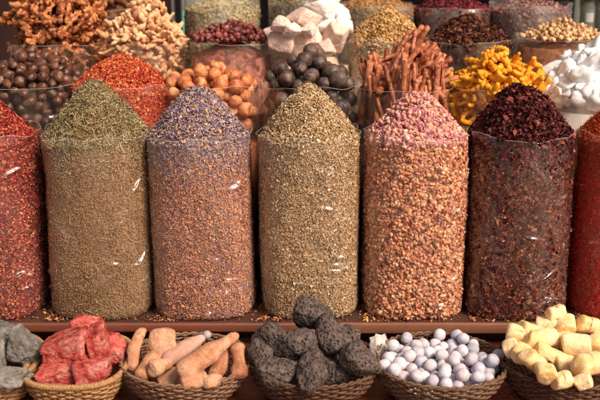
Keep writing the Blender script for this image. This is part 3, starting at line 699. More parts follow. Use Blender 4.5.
# sultanas
x = rowx(563, Y3, .7); c = (x, Y3, Z3 + .012)
SUL = item_mat('golden_resin_skin', [h('9a6c42'), h('c49a6c'), h('dcb88c'), h('ae8052')], 40, .45, .4, .3, .001, 150, per_obj=.7)
sm = [lump_mesh('resin_tear', .0076, SUL, s + 90, .3, 1.8, 3, (1, 1.25, .8), .10) for s in range(5)]
core_stuff('packed_resin', 'reddish brown resin tears packed low in the third row bag', 'resin', c, R3 + .014, H3, 37, .135, [h('6a3c28'), h('a0684a'), h('8a5238')], 85, .02, dome=0.055)
P = pile(560, .0088, R3 + .008, H3 - .03, .13, H3 - .03, .45, K=40, dome=.055, seed=10); P = cull(P, H3, .09); P = P[np.argsort(-P[:, 2])]
place_items('resin_tear', sm, P, c, 'small beige resin tear in the bag between the turmeric and the white crystals', 'resin tear', 'beige resin tears in a bag', cap=295)
make_bag(c, R3 + .016, H3, 37, 'third row bag of beige resin tears behind the white crystals', PLASTIC_BACK, .012, .03)
# salt blocks
c = (rowx(310, Y3, .7), Y3, Z3)
SALT = item_mat('salt_skin', [h('ccaa9a'), h('dfc6ba'), h('ecdcd4')], 18, .7, .3, .8, .006, 60, sss=.25)
SALTW = item_mat('white_salt_skin', [h('dcd4d2'), h('e8e2e2'), h('f0eeee')], 18, .6, .3, .5, .003, 60, sss=.3)
salt = [(290, 30, 46, 8, 'small salt lump lodged between the two front left blocks', SALT, (1, 1, .9), 0), (309, 29, 50, 9, 'small round salt lump in the very middle of the heap', SALT, (1.1, 1, .9), 0), (326, 46, 50, 9, 'small salt lump low between the squat and the broad block', SALT, (1, 1, 1), 0), (344, 26, 58, 9, 'small salt lump at the right shoulder of the heap', SALTW, (1, 1, 1), 0), (272, 33, 56, 8, 'small salt lump at the far left of the heap', SALT, (1, 1, 1), 0),
        (323, 7, 62, 15, 'whitest translucent salt block at the top of its heap', SALTW, (1.25, 1, .62), 0), (303, 17, 52, 13, 'large pale block lying across the upper middle of the salt heap', SALT, (1.35, 1, .75), .2),
        (282, 24, 48, 10, 'small rounded salt block at the left shoulder of the heap', SALT, (1, 1, .85), 0), (297, 42, 55, 15, 'upright pink wedge shaped salt block in front of the heap', SALT, (.8, .8, 1.15), .25),
        (281, 42, 50, 11, 'pink salt block at the left foot of the heap', SALT, (.9, 1, 1.1), 0), (315, 40, 57, 11, 'squat salt block at the middle foot of the heap', SALT, (1, 1, .9), 0),
        (336, 36, 57, 15, 'broad pink salt block at the right foot of the heap', SALT, (1.05, .9, 1.1), -.15), (340, 14, 66, 12, 'white salt block at the right behind the topmost one', SALTW, (1, .9, .8), 0),
        (301, 30, 62, 13, 'salt block half hidden in the centre of the heap', SALT, (1, 1, 1), 0), (322, 25, 62, 12, 'pale salt block wedged under the topmost white one', SALTW, (1.1, 1, .9), 0)]
for i, (px, py, Yc, rp, lb, mt_, sq, rz) in enumerate(salt):
    Yc = Yc / 100; p = at(px, py, Yc); rr = rp * 3.35 * .001
    V, F = rock_vf(200 + i, 12, 5, 18, .05, 2.6, .025, sq, .24)
    tag(link('salt_block', mesh_np('salt_block', V * rr * .90, F, mt_), None, p), lb, 'salt block', 'salt blocks in a bag').rotation_euler = (0, rz, i * .7)
core_stuff('packed_salt', 'pink salt lumps packed out of sight low in the third row bag', 'salt', c, R3, H3 - .01, 34, .1, [h('b89880'), h('e0c8b8'), h('c8a890')], 16, .06)
make_bag(c, R3, H3, 34, 'third row bag of pale salt blocks behind the black dried limes', PLASTIC_BACK, .01, .02)

# row 4 ----------------------------------------------------------------
R4, H4 = .142, .47
c = (rowx(112, Y4, .8), Y4, Z4)
place_items('brown_root', [mesh_np('brown_root', *root_vf(s + 91, .08, .014, 4, .5, 2, 9, .8, 14, .25), item_mat('brown_root_skin', [h('4a2c1e'), h('7a5238'), h('9a7050')], 50, .8, .2, .6, .003, 150)) for s in range(4)],
            cull(pile(90, .02, R4 - .01, H4 - .09, .08, H4 - .05, .5, seed=12), H4), c, 'dull brown dried root in the back row behind the ginger', 'dried root', 'dull brown roots in the back row')
core_stuff('packed_brown_roots', 'dull brown roots packed low in the back row bag', 'roots', c, R4, H4, 41, .09, [h('4a2c1e'), h('6a4430')], 40, .1)
make_bag(c, R4, H4, 41, 'back row bag of dull brown roots behind the ginger', PLASTIC_BACK, .01, .03)
G1 = [(GRAIN, (7*mm, 9*mm, 5*mm), .7, .6), (CURL, (7*mm, 11*mm, 5*mm), .3, .4)]
spice_bag(rowx(223, Y4, .8), Y4, Z4, .138, H4 + .005, .035, 42, 'pale_dried_flowers', 'pale green beige dried flowers in the back row left of the salt', 'dried flowers',
          'back row bag of pale green beige flowers with a tall clear collar', [h('8a7a50'), h('a89468'), h('c0ac80'), h('6e5c3a')], [h('a8986c'), h('c8ba90'), h('8a7a50')],
          G1, power=1.5, ncol=4500, nmound=2600, mat=PLASTIC_HAZY, body_scale=120, collar=.07)
spice_bag(rowx(304, Y4, .8), Y4, Z4, .132, H4 + .02, .05, 43, 'grey_green_herb', 'grey green dried herb in the back row behind the salt blocks', 'dried herb',
          'back row bag of grey green herb behind the salt blocks', [h('5a4c34'), h('7c6c4a'), h('443826')], [h('4a3e28'), h('7c6e4c'), h('94865e'), h('302818')],
          G1, ncol=4500, nmound=2600, mat=PLASTIC_HAZY, body_scale=120, collar=.02)
spice_bag(rowx(376, Y4, .8), Y4, Z4, .138, H4 + .01, .04, 44, 'tan_seed_heads', 'tan dried seed heads in the back row behind the chamomile', 'dried seed heads',
          'back row bag of tan seed heads with dusty grey plastic', [h('7a6044'), h('94785a'), h('846848')], [h('8a6038'), h('b08454'), h('9a7044'), h('c49a68')],
          G1, power=1.3, ncol=4500, nmound=2600, mat=plastic_mat('dusty_plastic', haze=.32, rough=.35, dust=(.5, .43, .36)), body_scale=120, collar=.012)
spice_bag(rowx(453, Y4, .8), Y4, Z4, .138, H4 + .0, .06, 45, 'dark_red_petals', 'dark red dried petals in the back row behind the dark brown petals', 'dried petals',
          'back row bag of dark red petals', [h('3a2018'), h('5a3428')], [h('4a1418'), h('7a2c34'), h('943c44'), h('2c0e10'), h('5e2024')],
          [(CURL, (8*mm, 12*mm, 8*mm), 1, .7), (GRAIN, (8*mm, 9*mm, 7*mm), 0, .3)], power=1.1, ncol=3500, nmound=3600, mat=PLASTIC_HAZY, body_scale=110, collar=.012, lump=.01, tiltm=1.3)
spice_bag(rowx(529, Y4, .8), Y4, Z4, .148, H4 - .005, .045, 46, 'mauve_rose_petals', 'mauve brown petals in the back row above the beige resin', 'dried petals',
          'back row bag of mauve brown petals with a pale standing collar', [h('4a2018'), h('6e3428'), h('7c4434')], [h('6a4044'), h('946668'), h('b89084'), h('4a2c2c'), h('a07464')],
          G1, power=1.4, ncol=4500, nmound=3000, mat=PLASTIC_HAZY, body_scale=120, collar=.03)
# ================================================================== BASKETS
def basket(x, y, zr, a, b, depth, seed, label, cols, rows=9, stakes=34, wr=.0042, square=2.0, rimr=.006, twist=False, base=.66):
    y, zr, depth, a, b, rimr, wr = -.42, zr - .009, depth - .009, a * 1.02, b * 1.05, rimr * .78, wr * .86; rows += 3; stakes += 10; wr *= .82; cols = [tuple(q * .72 for q in c_) for c_ in cols]
    mat = item_mat('cane_' + str(seed), cols, 90, .6, .3, .4, .001, 240, per_obj=.1, co_scale=(1, 1, 3))
    root_ = empty('wicker_basket', (x, y, zr - depth), label, 'basket', 'oval wicker baskets along the counter')
    def outl(th, k):
        c, s = np.cos(th), np.sin(th); q = (np.abs(c) ** square + np.abs(s) ** square) ** (-1 / square)
        return np.stack([a * k * q * c, b * k * q * s], -1)
    prof = lambda t: base + (1 - base) * (1 - (1 - t) ** 1.8)
    th = np.linspace(0, 2 * np.pi, stakes * 8 + 1)[:-1]; th = np.append(th, [th[0] + 2*np.pi, th[1] + 2*np.pi])
    parts = []
    for k in range(rows):
        t = (k + .5) / rows; k0 = prof(t)
        off = .0032 * np.sin(th * stakes / 2 + math.pi * (k % 2)) + .0008 * np.sin(th * 3 + seed + k)
        xy = outl(th, k0); nr = xy / np.linalg.norm(xy, axis=1, keepdims=True); xy = xy + nr * off[:, None]
        z = t * depth + .0010 * np.sin(th * 5 + k * 2 + seed)
        parts.append(rod(np.column_stack([xy, z]), wr * (1 + .1 * math.sin(k * 3.1 + seed)), 6, cap=False))
    for j in range(stakes):
        aa = np.full(9, (j + .5) * 2 * np.pi / stakes); t = np.linspace(0, 1, 9)
        xy = np.stack([outl(aa[:1], prof(q))[0] for q in t]); parts.append(rod(np.column_stack([xy, t * depth]), .0026, 5, cap=False))
    link('woven_wall', mesh_np('woven_wall', *merge(parts), mat), root_)
    # base plate
    nth = 60; t2 = np.linspace(0, 2*np.pi, nth, endpoint=False); o1 = outl(t2, base)
    V = np.vstack([np.column_stack([o1, np.full(nth, .004)]), np.column_stack([o1, np.full(nth, .001)]), [[0, 0, .004], [0, 0, .001]]])
    j = np.arange(nth); j2 = (j + 1) % nth
    tr = np.vstack([np.stack([j, j2, np.full(nth, 2*nth)], 1), np.stack([j2+nth, j+nth, np.full(nth, 2*nth+1)], 1)]); qd = np.stack([j, j+nth, j2+nth, j2], 1)
    link('base', mesh_np('base', V, [qd, tr], mat, False), root_)
    rim = []
    nst = 3 if twist else 2
    tw = stakes * (0.9 if twist else .5)
    for s in range(nst):
        ph = s * 2 * np.pi / nst; amp = rimr * .62
        tt = np.linspace(0, 2*np.pi, stakes * 14 + 1); tt = np.append(tt, tt[1] + 2*np.pi)
        xy = outl(tt, 1.0); nr = xy / np.linalg.norm(xy, axis=1, keepdims=True)
        xy = xy + nr * (amp * np.cos(round(tw) * tt + ph))[:, None]
        rim.append(rod(np.column_stack([xy, depth + amp * np.sin(round(tw) * tt + ph)]), rimr * .66, 6, cap=False))
    link('rim', mesh_np('rim', *merge(rim), mat), root_)
    return root_
ZT = -.074
DARKCANE = [h('38221a'), h('5c3e2e'), h('7a5a44'), h('482c20')]; PALECANE = [h('7c5234'), h('a87c54'), h('c49a6c'), h('8e6240')]
basket(xr(-12, -.44, .03), -.44, .028, .118, .145, .10, 1, 'pale cane basket of grey rocks cut by the left edge', PALECANE, 9, 30, .0045, 2.3, .0075, True)
basket(xr(77, -.44, .03), -.445, .026, .122, .142, .098, 2, 'pale squarish cane basket with a braided rim holding red rocks', PALECANE, 9, 30, .0046, 2.8, .0085, True)
basket(xr(185, -.44, .03), -.44, .030, .160, .142, .10, 3, 'brown oval basket holding tan foot stones', [h('5a3a2a'), h('7e5c48'), h('a07e66'), h('6a4634')], 9, 36, .0042, 2.0, .006)
basket(xr(314, -.44, .03), -.44, .028, .158, .145, .10, 4, 'dark oval basket holding black lava rocks', DARKCANE, 9, 36, .0044, 2.1, .006)
basket(xr(441, -.44, .03), -.45, .028, .164, .150, .10, 5, 'dark oval basket holding pale blue balls', [h('4a3024'), h('6e503c'), h('8a6c54'), h('583a2a')], 9, 38, .0043, 2.0, .006)
basket(xr(568, -.44, .03), -.445, .030, .165, .150, .10, 6, 'dark oval basket holding yellow wax chunks', DARKCANE, 9, 38, .0043, 2.0, .006)

# grey rocks
def rocks(spec, name, mat, cat, group, seedb, sharp=14, rough=.05, nplanes=11, rf=3.5, fine=.02, sub=5, jit=.28, boxy=False):
    for i, (px, py, Yc, rp, lb, sq, rot) in enumerate(spec):
        p = at(px, py, Yc); rr = rp / 415.0
        V, F = rock_vf(seedb + i, nplanes, sub, sharp, rough, rf, fine, sq, jit, boxy)
        # normalise so that the mean radius is rr
        V = V * rr / np.linalg.norm(V, axis=1).mean()
        o = link(name, mesh_np(name, V, F, mat), None, p); o.rotation_euler = rot; tag(o, lb, cat, group)
GREYR = item_mat('grey_stone', [h('3c3a38'), h('625e5a'), h('8a8680'), h('4e4a46')], 22, .8, .3, .9, .004, 70, per_obj=.3, second=(h('28221f'), 30, .55, .7))
rocks([(4, 333, -.40, 15, 'grey rock at the top left of the leftmost basket', (1, 1, .8), (0, 0, 0)), (22, 348, -.44, 19, 'biggest grey green rock leaning at the right of the leftmost basket', (.9, 1, 1.05), (0, .5, 0)),
       (8, 376, -.52, 16, 'pale grey rock at the front of the leftmost basket', (1.3, 1, .8), (0, 0, 0)), (-6, 352, -.46, 17, 'grey rock cut by the left edge of the photo', (1, 1, 1), (0, 0, 1)),
       (-28, 368, -.48, 18, 'grey rock outside the left edge in the leftmost basket', (1, 1, 1), (0, 0, 1)), (10, 362, -.38, 18, 'grey rock under the others in the leftmost basket', (1, 1, 1), (0, 0, 2))],
      'grey_rock', GREYR, 'rock', 'grey rocks in the leftmost basket', 300, 24, .08, 11, 3.0, .045)
REDR = item_mat('red_mineral', [h('40120f'), h('9a3a32'), h('c0625a'), h('782420'), h('a84a42')], 34, .85, .15, 1.0, .007, 70, per_obj=.2, second=(h('d8a498'), 26, .50, .74))
_nt = REDR.node_tree
rocks([(86, 329, -.36, 15, 'red rock at the top back of the red rocks', (1.25, 1, .85), (0, .25, 0)), (66, 349, -.45, 22, 'largest red rock with a broad slanted face at the left', (1.25, .9, .78), (0, -.28, .1)),
       (97, 345, -.45, 16, 'upright red rock forming the right end of the big slanted one', (.8, 1, 1.2), (0, -.1, .2)), (59, 372, -.49, 16, 'flat red rock at the front left of the red basket', (1.25, .9, .65), (0, 0, .2)),
       (93, 371, -.50, 16, 'red rock at the front right of the red basket', (1.15, .9, .85), (0, -.4, 0)), (112, 350, -.40, 17, 'pinkish red rock at the back right against the braided rim', (1.1, 1, .8), (0, .5, 0)),
       (76, 365, -.44, 22, 'red rock hidden under the big slanted one', (1.1, 1, .8), (0, 0, 1))],
      'red_rock', REDR, 'rock', 'red rocks in the squarish basket', 340, 70, .05, 8, 3.4, .05, boxy=True)
# lava rocks with real pores in the material
m, nt, b = new_mat('lava_rock'); co = coords(nt)
v = nd(nt, 'ShaderNodeTexVoronoi'); v.inputs['Scale'].default_value = 105; nt.links.new(co, v.inputs['Vector'])
v2 = nd(nt, 'ShaderNodeTexVoronoi'); v2.inputs['Scale'].default_value = 210; nt.links.new(co, v2.inputs['Vector'])
mr = nd(nt, 'ShaderNodeMapRange'); mr.inputs[1].default_value = .12; mr.inputs[2].default_value = .5; nt.links.new(v.outputs['Distance'], mr.inputs[0])
mr2 = nd(nt, 'ShaderNodeMapRange'); mr2.inputs[1].default_value = .1; mr2.inputs[2].default_value = .45; nt.links.new(v2.outputs['Distance'], mr2.inputs[0])
n1 = bump(nt, None, mr.outputs[0], 1.0, .009); bump(nt, b, mr2.outputs[0], .9, .002, n1)
r = ramp(nt, [h('181210'), h('3c302c'), h('6c5c56'), h('2a2220')], noise(nt, co, 45, 6, .7)); nt.links.new(r.outputs[0], b.inputs['Base Color'])
b.inputs['Roughness'].default_value = .8; LAVA = m
def lava_vf(seed, sq):
    V, F = rock_vf(seed, 18, 5, 9, .07, 2.6, .03, tuple(1 + (q - 1) * .7 for q in sq), .16)
    r_ = np.random.default_rng(seed); D = norm(r_.normal(size=(90, 3))); U = norm(V)
    for d in D:                                     # pits
        ang = np.arccos(np.clip(U @ d, -1, 1)); w = r_.uniform(.05, .11); V = V - U * (.055 * np.exp(-(ang / w) ** 4))[:, None]
    return V, F
lava = [(312, 315, -.35, 20, 'black lava rock on the very top leaning on the golden tea bag', (1.4, .85, .75), (0, .6, 0)),
        (271, 337, -.40, 18, 'rounded lava rock at the back left of the lava basket', (1, 1, .95), (0, 0, 0)),
        (298, 344, -.44, 19, 'lava rock with a pointed shoulder in the middle left of the lava basket', (1.1, .9, .85), (0, -.4, 0)),
        (332, 340, -.42, 19, 'broad lava rock at the centre right of the lava basket', (1, .9, .95), (0, .2, 0)),
        (351, 337, -.35, 13, 'small lava rock at the back right against the rim', (1, 1, 1), (0, 0, 0)),
        (276, 372, -.52, 18, 'lava rock with a pale chipped spot at the front left', (1.2, .9, .85), (0, .3, 0)),
        (312, 372, -.54, 18, 'triangular lava rock at the front middle of the basket', (1, .9, .85), (0, 0, 0)),
        (339, 372, -.49, 13, 'shaded small lava rock between two at the front', (1, 1, 1), (0, 0, 0)),
        (358, 361, -.50, 19, 'big lava rock at the front right of the lava basket', (1.05, .9, .95), (0, .3, 0)),
        (262, 356, -.46, 13, 'small lava rock against the left rim of the lava basket', (1, 1, 1), (0, 0, 0)), (318, 362, -.42, 22, 'lava rock hidden at the bottom of the heap', (1.3, 1, .8), (0, 0, 0)), (285, 360, -.42, 18, 'lava rock hidden low at the left of the heap', (1, 1, .8), (0, 0, 0))]
for i, (px, py, Yc, rp, lb, sq, rot) in enumerate(lava):
    V, F = lava_vf(400 + i, sq); V = V * (rp / 430) / np.linalg.norm(V, axis=1).mean()
    o = link('lava_rock', mesh_np('lava_rock', V, F, LAVA), None, at(px, py, Yc)); o.rotation_euler = rot; tag(o, lb, 'lava rock', 'black lava rocks in a basket')
# blue balls
BALL = item_mat('blue_ball_skin', [h('8e8c9a'), h('aeacbc'), h('cccad4'), h('b8aab0'), h('a2a4b8')], 35, .75, .25, .4, .0015, 120, per_obj=.6, second=(h('cfcfda'), 40, .55, .75))
bl = [lump_mesh('pale_blue_ball', .0168, BALL, s + 120, .07, 1.5, 4, (1, 1, .94), .02) for s in range(5)]
P = pile(300, .0164, .158, -.062, .09, -.05, -.03, K=160, cx=1.08, seed=13); P = P[P[:, 2] > -.030]; P = P[P[:, 2] < .030]
tb = np.clip((P[:, 2] + .072) / .10, 0, 1); P = P[(np.hypot(P[:, 0] / 1.09, P[:, 1]) < .150 * (.68 + .32 * (1 - (1 - tb) ** 1.8)) - .014) | (P[:, 2] > .018)]
place_items('pale_blue_ball', bl, P, (xr(441, -.44, .03), -.42, 0.0), 'chalky pale blue ball in the oval basket in front of the rosebud bag', 'ball', 'pale blue balls in a basket', sv=.05)
# plastic lining sticking up at the left end of that basket
xl = xr(441, -.44, .03)
TH = np.linspace(2.35, 3.75, 30); U = np.linspace(0, 1, 14); th_, u_ = np.meshgrid(TH, U)
rx = .150 + .016 * u_ + .003 * np.sin(th_ * 22) + .002 * np.sin(u_ * 9 + th_ * 10); zz = -.02 + u_ * (.062 + .028 * np.sin((th_ - 2.35) / 1.4 * math.pi) + .002 * np.sin(th_ * 17))
V = np.stack([rx * np.cos(th_) * 1.06, rx * .92 * np.sin(th_), zz], -1).reshape(-1, 3); i = np.arange(13)[:, None]; j = np.arange(29)[None]
F = np.stack([i*30+j, i*30+j+1, (i+1)*30+j+1, (i+1)*30+j], 2).reshape(-1, 4)
lin = link('plastic_liner', mesh_np('plastic_liner', V, F, plastic_mat('liner_plastic', haze=.35, rough=.25, dust=(.8, .78, .78))), None, (xl, -.42, -.005))
tag(lin, 'crumpled clear plastic liner rising at the left end of the blue ball basket', 'plastic liner')
sol = lin.modifiers.new('thick', 'SOLIDIFY'); sol.thickness = .0006
# yellow chunks
WAX = item_mat('yellow_wax', [h('d29e5c'), h('e8c488'), h('f2dcb4'), h('e0b672')], 34, .6, .3, .8, .005, 90, sss=.15, per_obj=.35, second=(h('c08a3a'), 20, .6, .8))
def wax_vf(seed, L, r):
    r_ = np.random.default_rng(seed); n = 22; seg = 28
    t = np.linspace(-.5, .5, n); t = np.sin(t * np.pi) / 2; prof = np.clip(1 - np.abs(2 * t) ** 12, 1e-6, 1) ** .42
    a = np.arange(seg) / seg * 2 * np.pi; sqr = 1 / (np.abs(np.cos(a)) ** 2.8 + np.abs(np.sin(a)) ** 2.8) ** (1 / 2.8)
    V = np.stack([np.broadcast_to((t * L)[:, None], (n, seg)), r * prof[:, None] * sqr[None] * np.cos(a)[None], r * .92 * prof[:, None] * sqr[None] * np.sin(a)[None]], -1).reshape(-1, 3)
    k = r_.uniform(-.35, .35, 2)
    V[:, 0] += V[:, 1] * k[0] * (V[:, 0] > 0) + V[:, 2] * k[1] * (V[:, 0] < 0)
    V += norm(V) * (fbm(V, 30, seed, 3) * .0036)[:, None]
    i = np.arange(n - 1)[:, None]; j = np.arange(seg)[None]; j2 = (j + 1) % seg
    return V, np.stack([i*seg+j, i*seg+j2, (i+1)*seg+j2, (i+1)*seg+j], 2).reshape(-1, 4)
wax = [(556, 312, -.36, 46/400*.5, 8, 'yellow chunk lying across the very top of its heap', 15), (516, 336, -.40, .05, 11, 'yellow chunk at the upper left rim, end facing out', 70),
       (528, 330, -.38, .055, 10, 'yellow chunk behind the left rim one, tilted right', -35), (546, 324, -.36, .055, 10, 'squat yellow chunk under the topmost one at left', 10),
       (566, 326, -.38, .05, 11, 'yellow chunk with a rough broken end below the topmost one', 80), (588, 325, -.37, .06, 11, 'yellow chunk at the back right of the heap', -20),
       (545, 338, -.42, .07, 10, 'yellow chunk lying level in the middle of the heap', 5), (577, 345, -.45, .075, 12, 'thick yellow chunk at the centre right, lying level', 0),
       (552, 356, -.47, .10, 10, 'longest yellow chunk slanting down to the right', -28), (533, 360, -.51, .065, 11, 'yellow chunk slanting down at the front left', -55),
       (521, 353, -.47, .05, 10, 'stubby yellow chunk behind the front left slanted one', 60), (546, 373, -.56, .04, 11, 'yellow chunk standing end on at the front left rim', 85),
       (589, 364, -.53, .08, 12, 'yellow chunk at the front right, lying level', 3), (598, 346, -.45, .06, 12, 'yellow chunk at the right cut by the photo edge', 75),
       (562, 380, -.57, .05, 9, 'flat yellow chip at the front rim', 10), (583, 382, -.58, .045, 8, 'small yellow chip at the front rim near the right edge', 30),
       (512, 348, -.44, .04, 10, 'yellow chunk low at the left rim', 40), (560, 342, -.40, .08, 13, 'yellow chunk buried in the middle of the heap', 20),
       (612, 360, -.50, .07, 12, 'yellow chunk beyond the right edge of the photo', 40), (570, 366, -.48, .09, 12, 'yellow chunk buried low at the front', -15), (606, 330, -.38, .07, 12, 'yellow chunk at the far back right past the photo edge', 30),
       (535, 345, -.44, .07, 11, 'yellow chunk wedged at the middle left', -50)]
for i, (px, py, Yc, L, rp, lb, az) in enumerate(wax):
    V, F = wax_vf(500 + i, max(L, .045) * .9, rp / 455)
    o = link('yellow_wax_chunk', mesh_np('yellow_wax_chunk', V, F, WAX), None, at(px, py, Yc))
    # az: tilt seen in the photo, built as a real slope of the piece on its heap
    o.rotation_euler = (rng.uniform(-.3, .3), -R(az) * .8, rng.uniform(-.35, .35)) if abs(az) < 60 else (rng.uniform(-.3, .3), -.25, R(az)); tag(o, lb, 'wax chunk', 'yellow wax chunks in a basket')
# foot stones ---------------------------------------------------------
CLAY = item_mat('clay_skin', [h('8a5238'), h('b88264'), h('d0a486'), h('a0664a')], 30, .85, .15, 1.0, .005, 150, per_obj=.35, second=(h('8e4c30'), 46, .55, .75))
CLAYG = item_mat('pink_clay_skin', [h('98705c'), h('b89080'), h('ccac9c')], 30, .85, .15, .6, .0015, 260, per_obj=.3)
def profile_rod(L, prof, seg=28, squash=.8, seed=0, n=48, bend=0.0):
    t = (1 - np.cos(np.linspace(0, np.pi, n))) / 2; rad = np.interp(t, [q[0] for q in prof], [q[1] for q in prof]) 
    k = np.ones(5) / 5; rp_ = np.concatenate([[rad[0]]*2, rad, [rad[-1]]*2]); rad = np.convolve(rp_, k, 'valid')
    tq = np.minimum(t, 1 - t); rad = rad * np.sqrt(np.clip(1 - (1 - np.clip(tq / .10, 0, 1)) ** 2, 1e-7, 1))
    a = np.arange(seg) / seg * 2 * np.pi
    V = np.stack([np.broadcast_to(((t - .5) * L)[:, None], (n, seg)), rad[:, None] * np.cos(a)[None], rad[:, None] * squash * np.sin(a)[None]], -1).reshape(-1, 3)
    V[:, 1] += bend * np.sin(np.clip(V[:, 0] / L + .5, 0, 1) * math.pi)
    V += norm(V) * (fbm(V, 40, seed, 3) * .0030)[:, None]
    i = np.arange(n - 1)[:, None]; j = np.arange(seg)[None]; j2 = (j + 1) % seg
    return V, np.stack([i*seg+j, i*seg+j2, (i+1)*seg+j2, (i+1)*seg+j], 2).reshape(-1, 4)
def stone(lb, pa, pb, prof, squash, mat=CLAY, seed=0, bend=0, up=0, name='foot_stone', cat='foot stone'):
    A, B = at(*pa), at(*pb); d = B - A; L = float(np.linalg.norm(d)); V, F = profile_rod(L, prof, 28, squash, seed, 48, bend)
    o = link(name, mesh_np(name, V, F, mat), None, (A + B) / 2)
    X = Vector(d).normalized(); Yv = Vector((0, -.5, .85)).cross(X).normalized(); Zv = X.cross(Yv)
    M = Matrix((X, Yv, Zv)).transposed(); o.rotation_euler = M.to_euler(); tag(o, lb, cat, 'tan clay foot stones in a basket'); return o
stone('fattest tan foot stone, a thick bar tapering to a narrow handle at upper right', (178, 375, -.55), (238, 334, -.42), [(0, .020), (.1, .027), (.6, .026), (.68, .019), (.74, .015), (.95, .014), (1, .012)], .9, seed=1)
stone('pinkish tan bar with a pale grey tip behind the fattest one', (163, 362, -.47), (205, 336, -.38), [(0, .014), (.15, .022), (.7, .020), (.85, .013), (1, .011)], .85, CLAYG, 2)
stone('wide bone shaped tan stone with a flared head at the back left', (158, 372, -.48), (163, 328, -.40), [(0, .022), (.12, .025), (.26, .014), (.40, .015), (.50, .034), (.60, .038), (.80, .034), (.97, .032), (1, .03)], .5, seed=3)
stone('long thin curved tan stone standing along the left rim', (133, 372, -.47), (143, 328, -.38), [(0, .014), (.4, .017), (.8, .015), (1, .012)], .8, seed=4, bend=.01)
stone('short tan stone with a knobbed fist like end at the front left', (150, 370, -.53), (170, 362, -.48), [(0, .020), (.3, .023), (.6, .016), (1, .016)], .9, seed=5)
stone('tan stone lying low at the front middle under the fattest one', (180, 383, -.56), (208, 377, -.54), [(0, .02), (.5, .024), (1, .02)], .8, seed=6)
stone('dark tan stone at the right leaning upwards behind the knobbed one', (214, 378, -.50), (230, 344, -.40), [(0, .018), (.35, .021), (.6, .013), (1, .014)], .8, seed=7)
stone('tan stone with a knobbed end hanging at the right rim', (240, 378, -.52), (237, 344, -.42), [(0, .019), (.25, .022), (.45, .013), (.7, .015), (.85, .021), (1, .016)], .8, seed=8)
stone('small round headed tan stone at the front right', (204, 384, -.57), (220, 378, -.52), [(0, .014), (.5, .018), (1, .014)], .9, seed=9)
stone('flat tan stone low between the fist like stone and the fattest one', (158, 384, -.50), (185, 372, -.48), [(0, .02), (.5, .03), (1, .02)], .6, seed=10)
stone('broad tan stone forming the bottom of the heap', (150, 372, -.43), (222, 372, -.43), [(0, .03), (.5, .04), (1, .03)], .5, seed=11)
stone('second broad tan stone at the bottom back of the heap', (160, 360, -.38), (226, 362, -.40), [(0, .025), (.5, .03), (1, .025)], .6, seed=12)
stone('blunt tan stone propped on the inner left wall of the basket', (140, 378, -.52), (158, 350, -.42), [(0, .018), (.4, .021), (1, .016)], .85, seed=13)
stone('round tan stone filling the gap behind the fattest one', (196, 362, -.44), (222, 352, -.40), [(0, .02), (.5, .024), (1, .018)], .85, seed=14)
V, F = ICO[3]; p = at(207, 335, -.375)
o = link('grey_pebble', mesh_np('grey_pebble', V * .0115, F, item_mat('grey_pebble_skin', [h('948c8c'), h('b0a8a8')], 40)), None, p); tag(o, 'small round grey pebble at the tip of the pinkish bar', 'pebble')
# fallen red nut between baskets
V, F = rock_vf(901, 12, 4, 6, .04)
o = link('red_nut', mesh_np('red_nut', V * .0135, F, item_mat('red_nut_skin', [h('6a1e14'), h('8c2c1c')], 30, .4)), None, at(506, 386, -.60)); tag(o, 'small dark red nut lying between the blue ball and yellow wax baskets', 'nut')
o.location.z = -.075 + .0125
# debris on the ledge ---------------------------------------------------
n = 9000; px = rng.uniform(-1.05, 1.05, n); py = rng.uniform(-.147, .05, n)
dens = .12 + .88 * (np.abs(((px - .029 + .15) % .302) - 0.0) < .07) ; kp = rng.uniform(0, 1, n) < dens; px, py = px[kp], py[kp]; n = len(px)
P = np.stack([px, py, np.full(n, .003)], 1)
dm = flake_mat('crumbs', [h('5a2c1c'), h('a06a40'), h('c89a68'), h('7a3a2a'), h('3a1e18'), h('b87a50')], .8)
A = inst(CURL[0], CURL[1], P[:n//2], frames(np.tile([0, 0, 1.0], (n//2, 1)), .5), sizes(n//2, .005, .009, .004)); B = inst(GRAIN[0], GRAIN[1], P[n//2:], rand_rot(n - n//2), sizes(n - n//2, .004, .006, .004))
tag(stuff_object('spice_crumbs', 'crumbs of spice spilled on the wooden ledge between the front bags', 'crumbs', (0, 0, 0), [(A[0], A[1], 0), (B[0], B[1], 0)], [dm]), 'crumbs of spice spilled on the wooden ledge between the front bags', 'crumbs', kind='stuff')

# ================================================================== BACKGROUND
WALL = plain('interior_shade_black', (.02, .016, .014), .9); BROWN = wood_mat('post_wood', h('5a3526'), h('3c2018'), 6, .7, (9, 9, 1))  # WALL: near black colour stands in for the shade of the shop interior
Yb = 1.75
def bx(name, px0, px1, Y, dy, z0, z1, mat, label, cat, parent=None, bevel=.003):
    x0, x1 = xr(px0, Y, .95), xr(px1, Y, .95); o = box(name, (x0, x1, Y, Y + dy, z0, z1), mat, parent, bevel); 
    return tag(o, label, cat) if label else o
bx('wall', -90, 158, 2.2, .12, -.895, 2.6, WALL, 'wall behind the bags at the upper left, interior shade painted into its near black colour', 'wall')
bx('wooden_post', -16, 11, 1.5, .08, -.895, 2.4, BROWN, 'brown wooden post in the top left corner', 'post')
bx('door_jamb', 158, 169, 1.9, .08, -.895, 2.4, wood_mat('red_wood', h('8a4c34'), h('6a3424'), 6, .6, (9, 9, 1)), 'reddish wooden jamb behind the ginger', 'door jamb')
bx('white_strip', 169.5, 173, 1.88, .04, -.895, 2.4, plain('white_paint', (.72, .7, .66), .5), 'white painted strip beside the reddish jamb', 'strip')
bx('black_post', 173.5, 179, 1.86, .06, -.895, 2.4, plain('black_paint', (.015, .015, .016), .4), 'thin black post beside the bright gap', 'post')
